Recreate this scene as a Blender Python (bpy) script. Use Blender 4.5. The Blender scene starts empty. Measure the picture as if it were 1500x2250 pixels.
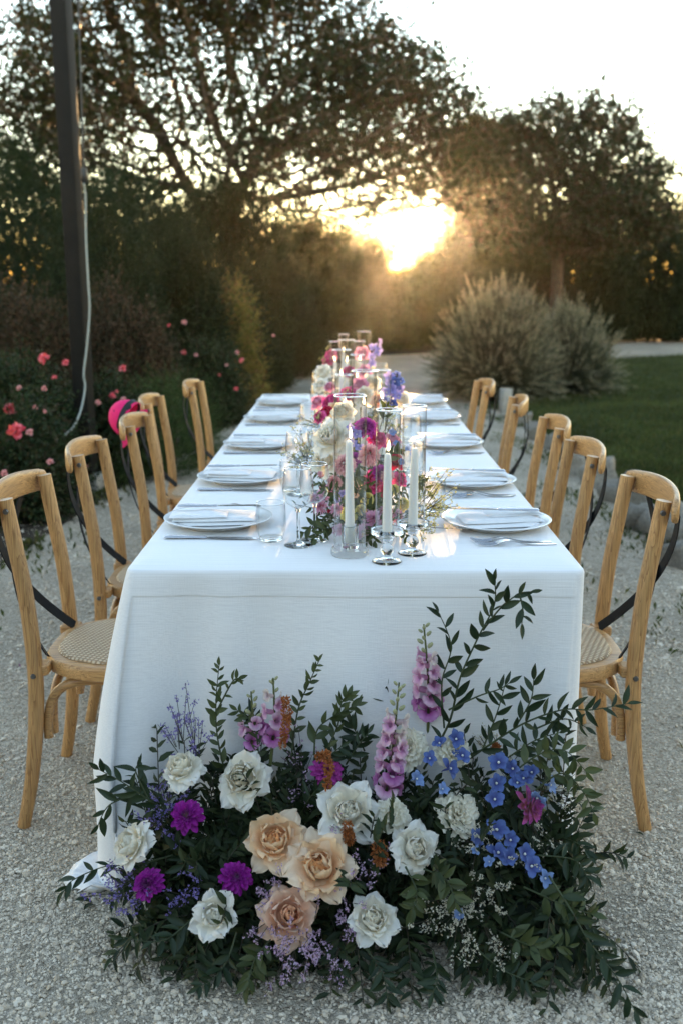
import bpy, math, random
import numpy as np
from mathutils import Vector, Matrix, Euler

rng = np.random.default_rng(7)
random.seed(7)
R = math.radians
SC = bpy.context.scene
COL = SC.collection

# ------------------------------------------------------------------ camera
CAM_H, PITCH, YAW = 1.375, R(12.9), R(0.37)
cam_data = bpy.data.cameras.new('camera')
cam_data.sensor_fit = 'HORIZONTAL'
cam_data.sensor_width = 24.0
cam_data.lens = 35.0
cam_data.clip_start = 0.05
cam_data.clip_end = 2000
cam_data.dof.use_dof = True
cam_data.dof.focus_distance = 2.3
cam_data.dof.aperture_fstop = 3.3
cam = bpy.data.objects.new('camera', cam_data)
COL.objects.link(cam)
cam.location = (0, 0, CAM_H)
cam.rotation_euler = (R(90) - PITCH, 0, YAW)
SC.camera = cam

# ------------------------------------------------------------------ sky and sun
SUN_EL, SUN_AZ = R(3.0), R(3.4)          # azimuth measured from +Y towards +X
world = bpy.data.worlds.new('World')
SC.world = world
world.use_nodes = True
wn, wl = world.node_tree.nodes, world.node_tree.links
bg = wn['Background']
sky = wn.new('ShaderNodeTexSky')
sky.sky_type = 'NISHITA'
sky.sun_disc = False
sky.sun_elevation = SUN_EL
sky.sun_rotation = SUN_AZ
sky.altitude = 100
sky.air_density = 1.0
sky.dust_density = 0.0
sky.ozone_density = 1.5
tint = wn.new('ShaderNodeMix'); tint.data_type = 'RGBA'; tint.blend_type = 'MULTIPLY'
tint.inputs[0].default_value = 1.0
tint.inputs[7].default_value = (1.17, .98, .91, 1)
wl.new(sky.outputs[0], tint.inputs[6])
wl.new(tint.outputs[2], bg.inputs[0])
bg.inputs[1].default_value = 0.15

sun_data = bpy.data.lights.new('sun', 'SUN')
sun_data.energy = 3.0
sun_data.angle = R(0.53)
sun_data.color = (1.0, 0.60, 0.27)
sun = bpy.data.objects.new('sun', sun_data)
COL.objects.link(sun)
sun_dir = Vector((math.sin(SUN_AZ) * math.cos(SUN_EL), math.cos(SUN_AZ) * math.cos(SUN_EL), math.sin(SUN_EL)))
sun.rotation_euler = sun_dir.to_track_quat('Z', 'Y').to_euler()
sun.location = (2, 30, 6)

vs = SC.view_settings
vs.view_transform = 'Standard'
vs.look = 'None'
vs.gamma = 1
vs.use_curve_mapping = False
vs.exposure = 3.5
SC.render.engine = 'CYCLES'
SC.cycles.use_denoising = True
SC.cycles.max_bounces = 14
SC.cycles.transmission_bounces = 12
SC.cycles.transparent_max_bounces = 12
SC.cycles.diffuse_bounces = 4
SC.cycles.glossy_bounces = 4
SC.cycles.volume_bounces = 0
SC.cycles.caustics_reflective = False
SC.cycles.caustics_refractive = True
SC.cycles.sample_clamp_indirect = 6.0

# ------------------------------------------------------------------ helpers
def P(px, py, D):
    """point of the place seen at photograph pixel (px, py), D metres ahead of the camera"""
    u, v = (px - 750) / 2187.5, (py - 1125) / 2187.5
    fwd = math.cos(PITCH) - v * math.sin(PITCH)
    dn = math.sin(PITCH) + v * math.cos(PITCH)
    t = D / fwd
    xc = u * t
    return Vector((xc * math.cos(YAW) - D * math.sin(YAW), D * math.cos(YAW) + xc * math.sin(YAW), CAM_H - t * dn))

def G(px, py, z=0.0):
    """point at height z under that pixel"""
    v = (py - 1125) / 2187.5
    dn = math.sin(PITCH) + v * math.cos(PITCH)
    D = (CAM_H - z) / dn * (math.cos(PITCH) - v * math.sin(PITCH))
    return P(px, py, D)

def tag(o, label=None, cat=None, group=None, kind=None):
    if label: o['label'] = label
    if cat: o['category'] = cat
    if group: o['group'] = group
    if kind: o['kind'] = kind
    return o

def empty(name, loc=(0, 0, 0), rz=0.0, parent=None):
    o = bpy.data.objects.new(name, None)
    o.empty_display_size = 0.05
    COL.objects.link(o)
    o.location = loc
    o.rotation_euler = (0, 0, rz)
    if parent: o.parent = parent
    return o

def mesh_np(name, V, quads=None, _=None, tris=None, smooth=True):
    """fast mesh from numpy arrays (quads: (n,4), tris: (n,3))"""
    me = bpy.data.meshes.new(name)
    V = np.asarray(V, dtype=np.float32)
    parts, starts, off = [], [], 0
    for A in (quads, tris):
        if A is not None and len(A):
            A = np.asarray(A, dtype=np.int32)
            k = A.shape[1]
            parts.append(A.ravel())
            starts.append(off + np.arange(len(A), dtype=np.int32) * k)
            off += A.size
    L = np.concatenate(parts); S = np.concatenate(starts)
    me.vertices.add(len(V)); me.vertices.foreach_set('co', V.ravel())
    me.loops.add(len(L)); me.loops.foreach_set('vertex_index', L)
    me.polygons.add(len(S)); me.polygons.foreach_set('loop_start', S)
    me.polygons.foreach_set('use_smooth', np.full(len(S), smooth, dtype=bool))
    me.update(calc_edges=True)
    me.validate()
    return me

def link(name, me, material=None, parent=None, loc=None, rot=None, scale=None):
    o = bpy.data.objects.new(name, me)
    COL.objects.link(o)
    if material is not None and len(me.materials) == 0:
        me.materials.append(material)
    if parent: o.parent = parent
    if loc is not None: o.location = loc
    if rot is not None: o.rotation_euler = rot
    if scale is not None: o.scale = scale if hasattr(scale, '__len__') else (scale,) * 3
    return o

def copy_tree(o, parent=None):
    c = o.copy(); COL.objects.link(c); c.parent = parent
    for ch in [k for k in o.children]:
        copy_tree(ch, c)
    return c

class MB:
    """mesh builder: collects shapes, builds ONE mesh object"""
    def __init__(s): s.v, s.f = [], []
    def add(s, verts, faces):
        n = len(s.v); s.v += [tuple(p) for p in verts]; s.f += [tuple(i + n for i in f) for f in faces]
        return s
    def box(s, c, d, M=None, bev=0.0):
        x, y, z = [k / 2 for k in d]
        if bev <= 0:
            vs_ = [Vector((a * x, b * y, e * z)) for a in (-1, 1) for b in (-1, 1) for e in (-1, 1)]
            fs = [(0, 1, 3, 2), (4, 6, 7, 5), (0, 4, 5, 1), (2, 3, 7, 6), (0, 2, 6, 4), (1, 5, 7, 3)]
        else:
            # rounded in the xy outline, chamfered top and bottom
            b = min(bev, x * .98, y * .98, z * .98)
            ring = []
            for (sx, sy) in ((1, 1), (-1, 1), (-1, -1), (1, -1)):
                a0 = {(1, 1): 0, (-1, 1): 90, (-1, -1): 180, (1, -1): 270}[(sx, sy)]
                for k in range(4):
                    a = R(a0 + 30 * k)
                    ring.append((sx * (x - b) + b * math.cos(a), sy * (y - b) + b * math.sin(a)))
            n = len(ring)
            vs_, fs = [], []
            for (zz, sh) in ((-z, b * .6), (-z + b * .6, 0), (z - b * .6, 0), (z, b * .6)):
                for (rx, ry) in ring:
                    k = Vector((rx, ry)); l = k.length
                    q = k * ((l - sh) / l) if l > 1e-9 else k
                    vs_.append(Vector((q.x, q.y, zz)))
            for j in range(3):
                for i in range(n):
                    fs.append((j * n + i, j * n + (i + 1) % n, (j + 1) * n + (i + 1) % n, (j + 1) * n + i))
            fs.append(tuple(range(n - 1, -1, -1))); fs.append(tuple(3 * n + i for i in range(n)))
        c = Vector(c)
        return s.add([((M @ p) if M else p) + c for p in vs_], fs)
    def lathe(s, prof, n=32, c=(0, 0, 0), closed=False):
        """prof: list of (r, z); revolve about z"""
        vs_, fs, idx = [], [], []
        for (r, z) in prof:
            if r < 1e-6:
                idx.append([len(vs_)] * n); vs_.append((c[0], c[1], c[2] + z))
            else:
                idx.append(list(range(len(vs_), len(vs_) + n)))
                for i in range(n):
                    a = 2 * math.pi * i / n
                    vs_.append((c[0] + r * math.cos(a), c[1] + r * math.sin(a), c[2] + z))
        m = len(prof)
        for j in range(m if closed else m - 1):
            A, B = idx[j], idx[(j + 1) % m]
            for i in range(n):
                k = (i + 1) % n
                q = [A[i], A[k], B[k], B[i]]
                q2 = [q[t] for t in range(4) if q[t] != q[t - 1]]
                if len(q2) >= 3: fs.append(tuple(q2))
        return s.add(vs_, fs)
    def tube(s, pts, rad, n=8, cap=True, flat=None, up=None):
        """swept round (or elliptical: flat=(a,b)) tube along pts"""
        pts = [Vector(p) for p in pts]
        m = len(pts)
        if not hasattr(rad, '__len__'): rad = [rad] * m
        vs_, fs = [], []
        prev = Vector(up) if up is not None else None
        for i, p in enumerate(pts):
            t = (pts[min(i + 1, m - 1)] - pts[max(i - 1, 0)])
            if t.length < 1e-9: t = Vector((0, 0, 1))
            t.normalize()
            if prev is None:
                prev = Vector((0, 0, 1)) if abs(t.z) < .9 else Vector((1, 0, 0))
            e1 = prev - t * prev.dot(t)
            if e1.length < 1e-6: e1 = t.orthogonal()
            e1.normalize(); e2 = t.cross(e1); prev = e1
            fa, fb = flat if flat else (1, 1)
            for k in range(n):
                a = 2 * math.pi * k / n
                vs_.append(p + e1 * (rad[i] * fa * math.cos(a)) + e2 * (rad[i] * fb * math.sin(a)))
        for j in range(m - 1):
            for k in range(n):
                k2 = (k + 1) % n
                fs.append((j * n + k, j * n + k2, (j + 1) * n + k2, (j + 1) * n + k))
        if cap:
            fs.append(tuple(range(n - 1, -1, -1)))
            fs.append(tuple((m - 1) * n + k for k in range(n)))
        return s.add(vs_, fs)
    def band(s, pts, ups, w, th):
        """flat strap: width w along ups[i], thickness th"""
        pts = [Vector(p) for p in pts]; m = len(pts)
        vs_, fs = [], []
        for i, p in enumerate(pts):
            t = (pts[min(i + 1, m - 1)] - pts[max(i - 1, 0)]).normalized()
            u = Vector(ups[i]); u = (u - t * u.dot(t)).normalized(); nn = t.cross(u)
            for (a, b) in ((-1, -1), (1, -1), (1, 1), (-1, 1)):
                vs_.append(p + u * (a * w / 2) + nn * (b * th / 2))
        for j in range(m - 1):
            for k in range(4):
                fs.append((j * 4 + k, j * 4 + (k + 1) % 4, (j + 1) * 4 + (k + 1) % 4, (j + 1) * 4 + k))
        fs.append((3, 2, 1, 0)); fs.append(tuple((m - 1) * 4 + k for k in range(4)))
        return s.add(vs_, fs)
    def mesh(s, name, smooth=True, sharp=None):
        me = bpy.data.meshes.new(name)
        me.from_pydata(s.v, [], s.f); me.update()
        if smooth:
            me.polygons.foreach_set('use_smooth', np.ones(len(me.polygons), dtype=bool))
            if sharp is not None:
                me.set_sharp_from_angle(angle=R(sharp))
        return me
    def build(s, name, material, parent=None, loc=None, rot=None, smooth=True, sharp=40):
        return link(name, s.mesh(name, smooth, sharp), material, parent, loc, rot)

def bez(p0, p1, p2, p3, n):
    out = []
    p0, p1, p2, p3 = map(Vector, (p0, p1, p2, p3))
    for i in range(n + 1):
        t = i / n
        out.append(p0 * (1 - t) ** 3 + p1 * 3 * t * (1 - t) ** 2 + p2 * 3 * t * t * (1 - t) + p3 * t ** 3)
    return out

def catmull(pts, n=6):
    pts = [Vector(p) for p in pts]
    out = []
    for i in range(len(pts) - 1):
        a, b, c, d = pts[max(i - 1, 0)], pts[i], pts[i + 1], pts[min(i + 2, len(pts) - 1)]
        for k in range(n):
            t = k / n
            out.append(.5 * ((2 * b) + (c - a) * t + (2 * a - 5 * b + 4 * c - d) * t * t + (-a + 3 * b - 3 * c + d) * t ** 3))
    out.append(pts[-1])
    return out

# ------------------------------------------------------------------ materials
MATS = {}
def new_mat(name):
    m = bpy.data.materials.new(name); m.use_nodes = True
    MATS[name] = m
    return m, m.node_tree.nodes, m.node_tree.links, m.node_tree.nodes['Principled BSDF']

def simple(name, col, rough=.6, var=.12, scale=30, bump=0.0, spec=.5, metal=0, coat=0, per_object=0.0, bump_scale=None, sss=0):
    m, n, l, b = new_mat(name)
    b.inputs['Roughness'].default_value = rough
    b.inputs['Specular IOR Level'].default_value = spec
    b.inputs['Metallic'].default_value = metal
    b.inputs['Coat Weight'].default_value = coat
    if sss:
        b.inputs['Subsurface Weight'].default_value = sss
        b.inputs['Subsurface Radius'].default_value = (.01, .008, .006)
    tc = n.new('ShaderNodeTexCoord'); no = n.new('ShaderNodeTexNoise')
    no.inputs['Scale'].default_value = scale; no.inputs['Detail'].default_value = 5
    l.new(tc.outputs['Object'], no.inputs['Vector'])
    hs = n.new('ShaderNodeHueSaturation'); hs.inputs['Color'].default_value = (*col, 1)
    mr = n.new('ShaderNodeMapRange'); mr.inputs[1].default_value = .25; mr.inputs[2].default_value = .75
    mr.inputs[3].default_value = 1 - var; mr.inputs[4].default_value = 1 + var
    l.new(no.outputs['Fac'], mr.inputs[0])
    src = mr.outputs[0]
    if per_object:
        oi = n.new('ShaderNodeObjectInfo'); m2 = n.new('ShaderNodeMapRange')
        m2.inputs[3].default_value = 1 - per_object; m2.inputs[4].default_value = 1 + per_object
        l.new(oi.outputs['Random'], m2.inputs[0])
        mm = n.new('ShaderNodeMath'); mm.operation = 'MULTIPLY'
        l.new(src, mm.inputs[0]); l.new(m2.outputs[0], mm.inputs[1]); src = mm.outputs[0]
    l.new(src, hs.inputs['Value']); l.new(hs.outputs[0], b.inputs['Base Color'])
    if bump:
        bp = n.new('ShaderNodeBump'); bp.inputs['Strength'].default_value = bump; bp.inputs['Distance'].default_value = .01
        if bump_scale:
            n2 = n.new('ShaderNodeTexNoise'); n2.inputs['Scale'].default_value = bump_scale; n2.inputs['Detail'].default_value = 6
            l.new(tc.outputs['Object'], n2.inputs['Vector']); l.new(n2.outputs['Fac'], bp.inputs['Height'])
        else:
            l.new(no.outputs['Fac'], bp.inputs['Height'])
        l.new(bp.outputs[0], b.inputs['Normal'])
    return m

def leafmat(name, cols, rough=.5, trans=.3, tcol=None, spec=.35):
    """leaf: colour varies from leaf to leaf (random per island), lets some light through"""
    m, n, l, b = new_mat(name)
    ge = n.new('ShaderNodeNewGeometry'); cr = n.new('ShaderNodeValToRGB')
    els = cr.color_ramp.elements
    while len(els) < len(cols): els.new(.5)
    for i, c in enumerate(cols):
        els[i].position = i / max(1, len(cols) - 1); els[i].color = (*c, 1)
    oi = n.new('ShaderNodeObjectInfo'); ad = n.new('ShaderNodeMath'); ad.operation = 'ADD'
    fr = n.new('ShaderNodeMath'); fr.operation = 'FRACT'
    l.new(ge.outputs['Random Per Island'], ad.inputs[0]); l.new(oi.outputs['Random'], ad.inputs[1])
    l.new(ad.outputs[0], fr.inputs[0]); l.new(fr.outputs[0], cr.inputs[0])
    l.new(cr.outputs[0], b.inputs['Base Color'])
    b.inputs['Roughness'].default_value = rough
    b.inputs['Specular IOR Level'].default_value = spec
    tr = n.new('ShaderNodeBsdfTranslucent')
    if tcol:
        tr.inputs['Color'].default_value = (*tcol, 1)
    else:
        hs = n.new('ShaderNodeHueSaturation'); hs.inputs['Value'].default_value = 1.5; hs.inputs['Saturation'].default_value = 1.1
        l.new(cr.outputs[0], hs.inputs['Color']); l.new(hs.outputs[0], tr.inputs['Color'])
    mx = n.new('ShaderNodeMixShader'); mx.inputs[0].default_value = trans
    l.new(b.outputs[0], mx.inputs[1]); l.new(tr.outputs[0], mx.inputs[2])
    l.new(mx.outputs[0], n['Material Output'].inputs['Surface'])
    return m

# ------------------------------------------------------------------ leaf clouds
LEAF4 = (np.array([[0, 0, 0], [.5, .5, .10], [1, 0, 0], [.5, -.5, .10]], float),
         None, np.array([[0, 2, 1], [0, 3, 2]]))
LEAF8 = (np.array([[0, 0, 0], [.28, .46, .07], [.28, 0, 0], [.28, -.46, .07], [.64, .40, .03], [.64, 0, -.04], [.64, -.40, .03], [1, 0, -.16]], float),
         np.array([[1, 2, 5, 4], [2, 3, 6, 5]]), np.array([[0, 2, 1], [0, 3, 2], [4, 5, 7], [5, 6, 7]]))

def unit(a):
    return a / np.maximum(np.linalg.norm(a, axis=1, keepdims=True), 1e-9)

def rand_dirs(n):
    return unit(rng.normal(size=(n, 3)))

def leaves_np(pos, d, nrm, L, W, tmpl=LEAF4):
    """arrays for many leaves: pos base, d direction, nrm approximate face normal"""
    T, Q, F = tmpl
    pos = np.asarray(pos, float); d = unit(np.asarray(d, float))
    s = np.cross(nrm, d); s = unit(s + 1e-6); u = np.cross(d, s)
    n, k = len(pos), len(T)
    L = np.broadcast_to(L, (n,)); W = np.broadcast_to(W, (n,))
    V = pos[:, None, :] + d[:, None, :] * (T[None, :, 0] * L[:, None])[..., None] \
        + s[:, None, :] * (T[None, :, 1] * W[:, None])[..., None] + u[:, None, :] * (T[None, :, 2] * L[:, None])[..., None]
    off = (np.arange(n) * k)[:, None, None]
    q = (Q[None] + off).reshape(-1, 4) if Q is not None else None
    f = (F[None] + off).reshape(-1, 3) if F is not None else None
    return V.reshape(-1, 3), q, f

def join_np(parts):
    Vs, Qs, Fs, o = [], [], [], 0
    for V, q, f in parts:
        if V is None or len(V) == 0: continue
        Vs.append(V)
        if q is not None and len(q): Qs.append(q + o)
        if f is not None and len(f): Fs.append(f + o)
        o += len(V)
    return np.concatenate(Vs), (np.concatenate(Qs) if Qs else None), (np.concatenate(Fs) if Fs else None)

def frusta_np(A, B, ra, rb, n=5):
    """many tapered prisms from A to B"""
    A, B = np.asarray(A, float), np.asarray(B, float)
    t = unit(B - A)
    ref = np.where(np.abs(t[:, 2:3]) < .9, np.array([[0, 0, 1.]]), np.array([[1., 0, 0]]))
    e1 = unit(np.cross(t, ref)); e2 = np.cross(t, e1)
    ang = np.arange(n) * 2 * np.pi / n
    ring = e1[:, None, :] * np.cos(ang)[None, :, None] + e2[:, None, :] * np.sin(ang)[None, :, None]
    m = len(A)
    ra = np.broadcast_to(ra, (m,)); rb = np.broadcast_to(rb, (m,))
    V = np.concatenate([A[:, None] + ring * ra[:, None, None], B[:, None] + ring * rb[:, None, None]], axis=1).reshape(-1, 3)
    i = np.arange(n); j = (i + 1) % n
    q = np.stack([i, j, j + n, i + n], 1)
    Q = (q[None] + (np.arange(m) * 2 * n)[:, None, None]).reshape(-1, 4)
    return V, Q, None

# ------------------------------------------------------------------ ground, lawn, road
def gravel_mat():
    m, n, l, b = new_mat('gravel')
    tc = n.new('ShaderNodeTexCoord')
    vo = n.new('ShaderNodeTexVoronoi'); vo.inputs['Scale'].default_value = 110
    vo2 = n.new('ShaderNodeTexVoronoi'); vo2.inputs['Scale'].default_value = 230
    no = n.new('ShaderNodeTexNoise'); no.inputs['Scale'].default_value = 1.3; no.inputs['Detail'].default_value = 6
    wob = n.new('ShaderNodeTexNoise'); wob.inputs['Scale'].default_value = 40
    mixv = n.new('ShaderNodeMix'); mixv.data_type = 'VECTOR'; mixv.inputs[0].default_value = .012
    l.new(tc.outputs['Object'], wob.inputs['Vector'])
    l.new(tc.outputs['Object'], mixv.inputs[4]); l.new(wob.outputs['Color'], mixv.inputs[5])
    for k in (vo, vo2): l.new(mixv.outputs[1], k.inputs['Vector'])
    l.new(tc.outputs['Object'], no.inputs['Vector'])
    cr = n.new('ShaderNodeValToRGB')
    for i, (p, c) in enumerate(((0, (.38, .32, .24)), (.5, (.55, .475, .365)), (1, (.68, .60, .48)))):
        if i > 1: cr.color_ramp.elements.new(p)
        cr.color_ramp.elements[i].position = p; cr.color_ramp.elements[i].color = (*c, 1)
    sp = n.new('ShaderNodeSeparateColor'); l.new(vo.outputs['Color'], sp.inputs[0]); l.new(sp.outputs[0], cr.inputs[0])
    mr = n.new('ShaderNodeMapRange'); mr.inputs[1].default_value = .35; mr.inputs[2].default_value = .7
    mr.inputs[3].default_value = .78; mr.inputs[4].default_value = 1.12
    l.new(no.outputs['Fac'], mr.inputs[0])
    hs = n.new('ShaderNodeHueSaturation'); l.new(cr.outputs[0], hs.inputs['Color']); l.new(mr.outputs[0], hs.inputs['Value'])
    l.new(hs.outputs[0], b.inputs['Base Color']); b.inputs['Roughness'].default_value = .9
    b.inputs['Specular IOR Level'].default_value = .2
    ad = n.new('ShaderNodeMath'); ad.operation = 'ADD'
    l.new(vo.outputs['Distance'], ad.inputs[0]); l.new(vo2.outputs['Distance'], ad.inputs[1])
    bp = n.new('ShaderNodeBump'); bp.invert = True; bp.inputs['Strength'].default_value = .9; bp.inputs['Distance'].default_value = .012
    l.new(ad.outputs[0], bp.inputs['Height']); l.new(bp.outputs[0], b.inputs['Normal'])
    return m
GRAVEL = gravel_mat()

def sheet(name, x0, x1, y0, y1, nx, ny, z, material, zf=None):
    xs, ys = np.linspace(x0, x1, nx + 1), np.linspace(y0, y1, ny + 1)
    X, Y = np.meshgrid(xs, ys)
    Z = np.full_like(X, z) if zf is None else z + zf(X, Y)
    V = np.stack([X, Y, Z], -1).reshape(-1, 3)
    i = np.arange(ny)[:, None] * (nx + 1) + np.arange(nx)[None]
    Q = np.stack([i, i + 1, i + nx + 2, i + nx + 1], -1).reshape(-1, 4)
    return link(name, mesh_np(name, V, quads=Q), material)
g = sheet('ground', -300, 300, -30, 600, 2, 2, 0, GRAVEL); tag(g, kind='structure')

LAWN = simple('lawn_soil', (.035, .05, .018), .9, .35, 9, .6, .1)
def blob_sheet(name, outline, z, material):
    pts = catmull(outline + [outline[0]], 5)[:-1]
    me = bpy.data.meshes.new(name)
    me.from_pydata([(p.x, p.y, z) for p in pts], [], [tuple(range(len(pts)))]); me.update()
    return link(name, me, material)
lw = blob_sheet('lawn', [Vector(p).to_3d() for p in ((1.95, 4.6), (1.86, 6.0), (1.92, 7.6), (1.85, 9.4), (1.8, 10.6), (1.45, 12.0), (1.5, 13.6), (2.3, 15.0), (4.2, 18.2), (8, 20.6), (14, 21.5), (18, 18), (18, 8), (14, 2), (8, 1), (3.4, 2.6))], .004, LAWN)
tag(lw, kind='structure')
bed = blob_sheet('planting_bed', [Vector(p).to_3d() for p in ((-1.75, 4.4), (-1.62, 6.2), (-1.42, 7.8), (-1.2, 9.6), (-1.15, 12.2), (-.9, 14.5), (-.5, 17.8), (.2, 19.0), (.2, 30), (-14, 30), (-14, 3), (-4, 3))], .004, simple('bed_soil', (.045, .036, .026), .95, .4, 14, .8, .1))
tag(bed, kind='structure')
bk = blob_sheet('hedge_bed', [Vector(p).to_3d() for p in ((.25, 19.6), (3, 21.6), (6.2, 25.5), (14, 26.5), (30, 27), (30, 44), (.3, 44))], .004, MATS['bed_soil'])
tag(bk, kind='structure')

def in_poly(x, y, poly):
    inside = np.zeros(len(x), bool)
    n = len(poly)
    for i in range(n):
        x1, y1 = poly[i]; x2, y2 = poly[(i + 1) % n]
        c = ((y1 > y) != (y2 > y)) & (x < (x2 - x1) * (y - y1) / ((y2 - y1) + 1e-12) + x1)
        inside ^= c
    return inside

# grass: mown blades on the lawn, thin tufts creeping into the gravel
def grass(name, label, x, y, hmin, hmax, wmul, material):
    n = len(x)
    h = rng.uniform(hmin, hmax, n)
    d = unit(np.stack([rng.normal(0, .45, n), rng.normal(0, .45, n), np.ones(n)], 1))
    pos = np.stack([x, y, np.full(n, .003)], 1)
    nr = rand_dirs(n)
    V, q, f = leaves_np(pos, d, nr, h, h * wmul, LEAF4)
    o = link(name, mesh_np(name, V, q, None, f), material)
    tag(o, label, 'grass', kind='stuff')
    return o
GRASS = leafmat('grass', [(.034, .05, .012), (.05, .068, .018), (.07, .084, .024), (.10, .09, .03)], .7, .3, spec=.2)
gn_, gl2 = GRASS.node_tree.nodes, GRASS.node_tree.links
rp_ = [q for q in gn_ if q.type == 'VALTORGB'][0]
tcg = gn_.new('ShaderNodeTexCoord'); nog = gn_.new('ShaderNodeTexNoise'); nog.inputs['Scale'].default_value = 1.6; nog.inputs['Detail'].default_value = 5
gl2.new(tcg.outputs['Object'], nog.inputs['Vector'])
mrg = gn_.new('ShaderNodeMapRange'); mrg.inputs[1].default_value = .35; mrg.inputs[2].default_value = .65; mrg.inputs[3].default_value = .55; mrg.inputs[4].default_value = 1.5
gl2.new(nog.outputs['Fac'], mrg.inputs[0])
hsg = gn_.new('ShaderNodeHueSaturation'); gl2.new(mrg.outputs[0], hsg.inputs['Value']); gl2.new(rp_.outputs[0], hsg.inputs['Color'])
gl2.new(hsg.outputs[0], gn_['Principled BSDF'].inputs['Base Color'])
lp = [(p.x, p.y) for p in [v.co for v in lw.data.vertices]]
n = 150000
yy = 4.6 + 17 * rng.random(n) ** 1.5; xx = 1.8 + rng.random(n) * (yy * .42 + 1.6 - 1.8)
k = in_poly(xx, yy, lp)
grass('lawn_grass', 'short mown green grass covering the lawn on the right', xx[k], yy[k], .02, .07, .14, GRASS)
n = 9000
yy = rng.uniform(2.7, 11.5, n); edge = 1.86 - rng.exponential(.20, n)
tu = np.sin(yy * 5.1) + np.sin(yy * 2.3 + edge * 9) + np.sin(edge * 17 + yy * 3.1)
k = (tu > -.1) & (edge > 1.0)
grass('weedy_grass', 'sparse low weeds growing in the gravel beside the lawn stones', edge[k], yy[k], .012, .045, .35, GRASS)
n = 5000
yy = rng.uniform(3.4, 14, n); edge = -1.78 + .045 * (yy - 4.4) + rng.exponential(.10, n)
k = (np.sin(yy * 4.1) + np.sin(yy * 9.3 + edge * 20)) > .2
grass('border_weeds', 'small weeds at the gravel edge of the planting bed', edge[k], yy[k], .012, .05, .4, GRASS)

# loose stones of the gravel in front, real pebbles
PEB, pn, pl_, pb = new_mat('pebble')
oi = pn.new('ShaderNodeObjectInfo'); cr = pn.new('ShaderNodeValToRGB')
for i, (p, c) in enumerate(((0, (.36, .30, .22)), (.35, (.53, .455, .355)), (.75, (.62, .545, .43)), (1, (.70, .63, .52)))):
    if i > 1: cr.color_ramp.elements.new(p)
    cr.color_ramp.elements[i].position = p; cr.color_ramp.elements[i].color = (*c, 1)
ge = pn.new('ShaderNodeNewGeometry')
pl_.new(oi.outputs['Random'], cr.inputs[0]); pl_.new(cr.outputs[0], pb.inputs['Base Color'])
pb.inputs['Roughness'].default_value = .85; pb.inputs['Specular IOR Level'].default_value = .25

def ico():
    t = (1 + 5 ** .5) / 2
    v = unit(np.array([(-1, t, 0), (1, t, 0), (-1, -t, 0), (1, -t, 0), (0, -1, t), (0, 1, t), (0, -1, -t), (0, 1, -t), (t, 0, -1), (t, 0, 1), (-t, 0, -1), (-t, 0, 1)], float))
    f = np.array([(0, 11, 5), (0, 5, 1), (0, 1, 7), (0, 7, 10), (0, 10, 11), (1, 5, 9), (5, 11, 4), (11, 10, 2), (10, 7, 6), (7, 1, 8), (3, 9, 4), (3, 4, 2), (3, 2, 6), (3, 6, 8), (3, 8, 9), (4, 9, 5), (2, 4, 11), (6, 2, 10), (8, 6, 7), (9, 8, 1)])
    return v, f
ICO_V, ICO_F = ico()
def rot_np(n, tilt=.5):
    a = rng.uniform(0, 2 * np.pi, n); b = rng.normal(0, tilt, n); c = rng.normal(0, tilt, n)
    ca, sa, cb, sb, cc, sc_ = np.cos(a), np.sin(a), np.cos(b), np.sin(b), np.cos(c), np.sin(c)
    Z = np.zeros((n, 3, 3)); X = np.zeros((n, 3, 3)); Y = np.zeros((n, 3, 3))
    Z[:, 0, 0] = ca; Z[:, 0, 1] = -sa; Z[:, 1, 0] = sa; Z[:, 1, 1] = ca; Z[:, 2, 2] = 1
    X[:, 0, 0] = 1; X[:, 1, 1] = cb; X[:, 1, 2] = -sb; X[:, 2, 1] = sb; X[:, 2, 2] = cb
    Y[:, 1, 1] = 1; Y[:, 0, 0] = cc; Y[:, 0, 2] = sc_; Y[:, 2, 0] = -sc_; Y[:, 2, 2] = cc
    return Z @ X @ Y
n = 200000
yy = 1.40 + 5.6 * rng.random(n) ** 1.8
xx = (rng.random(n) * 2 - 1) * (.42 * yy + .35)
patch = np.sin(xx * 5 + 1.3 * np.sin(yy * 3)) * np.sin(yy * 4.3 + xx * 2) + .5 * np.sin(xx * 17 + yy * 9 + 2 * np.sin(yy * 7))
k = (rng.random(n) < np.clip(.62 + .45 * patch, .12, 1)) & (xx > -2.1) & (xx < 1.95) & ~((np.abs(xx - .02) < .42) & (yy > 2.2))
xx, yy = xx[k], yy[k]; n = len(xx)
rr = .0017 + .0019 * rng.random(n) + .0050 * rng.random(n) ** 16
rr *= np.where(yy > 3.4, 1.35, 1)
me = bpy.data.meshes.new('gravel_stones')
me.vertices.add(n)
me.vertices.foreach_set('co', np.stack([xx, yy, rr * rng.uniform(.05, .45, n)], 1).astype(np.float32).ravel())
def vattr(me, name, arr):
    a = me.attributes.new(name, 'FLOAT_VECTOR', 'POINT'); a.data.foreach_set('vector', arr.astype(np.float32).ravel())
vattr(me, 'siz', np.stack([rr * rng.uniform(.8, 1.6, n), rr * rng.uniform(.7, 1.1, n), rr * rng.uniform(.4, .85, n)], 1))
vattr(me, 'rot', np.stack([rng.normal(0, .35, n), rng.normal(0, .35, n), rng.uniform(0, 6.28, n)], 1))
me.materials.append(PEB)
o = link('gravel_stones', me)
tag(o, 'pale grey loose gravel stones around the table', 'gravel', kind='stuff')
ng = bpy.data.node_groups.new('scatter_stones', 'GeometryNodeTree')
ng.interface.new_socket('Geometry', in_out='INPUT', socket_type='NodeSocketGeometry')
ng.interface.new_socket('Geometry', in_out='OUTPUT', socket_type='NodeSocketGeometry')
N_ = ng.nodes.new; Lk = ng.links.new
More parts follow.
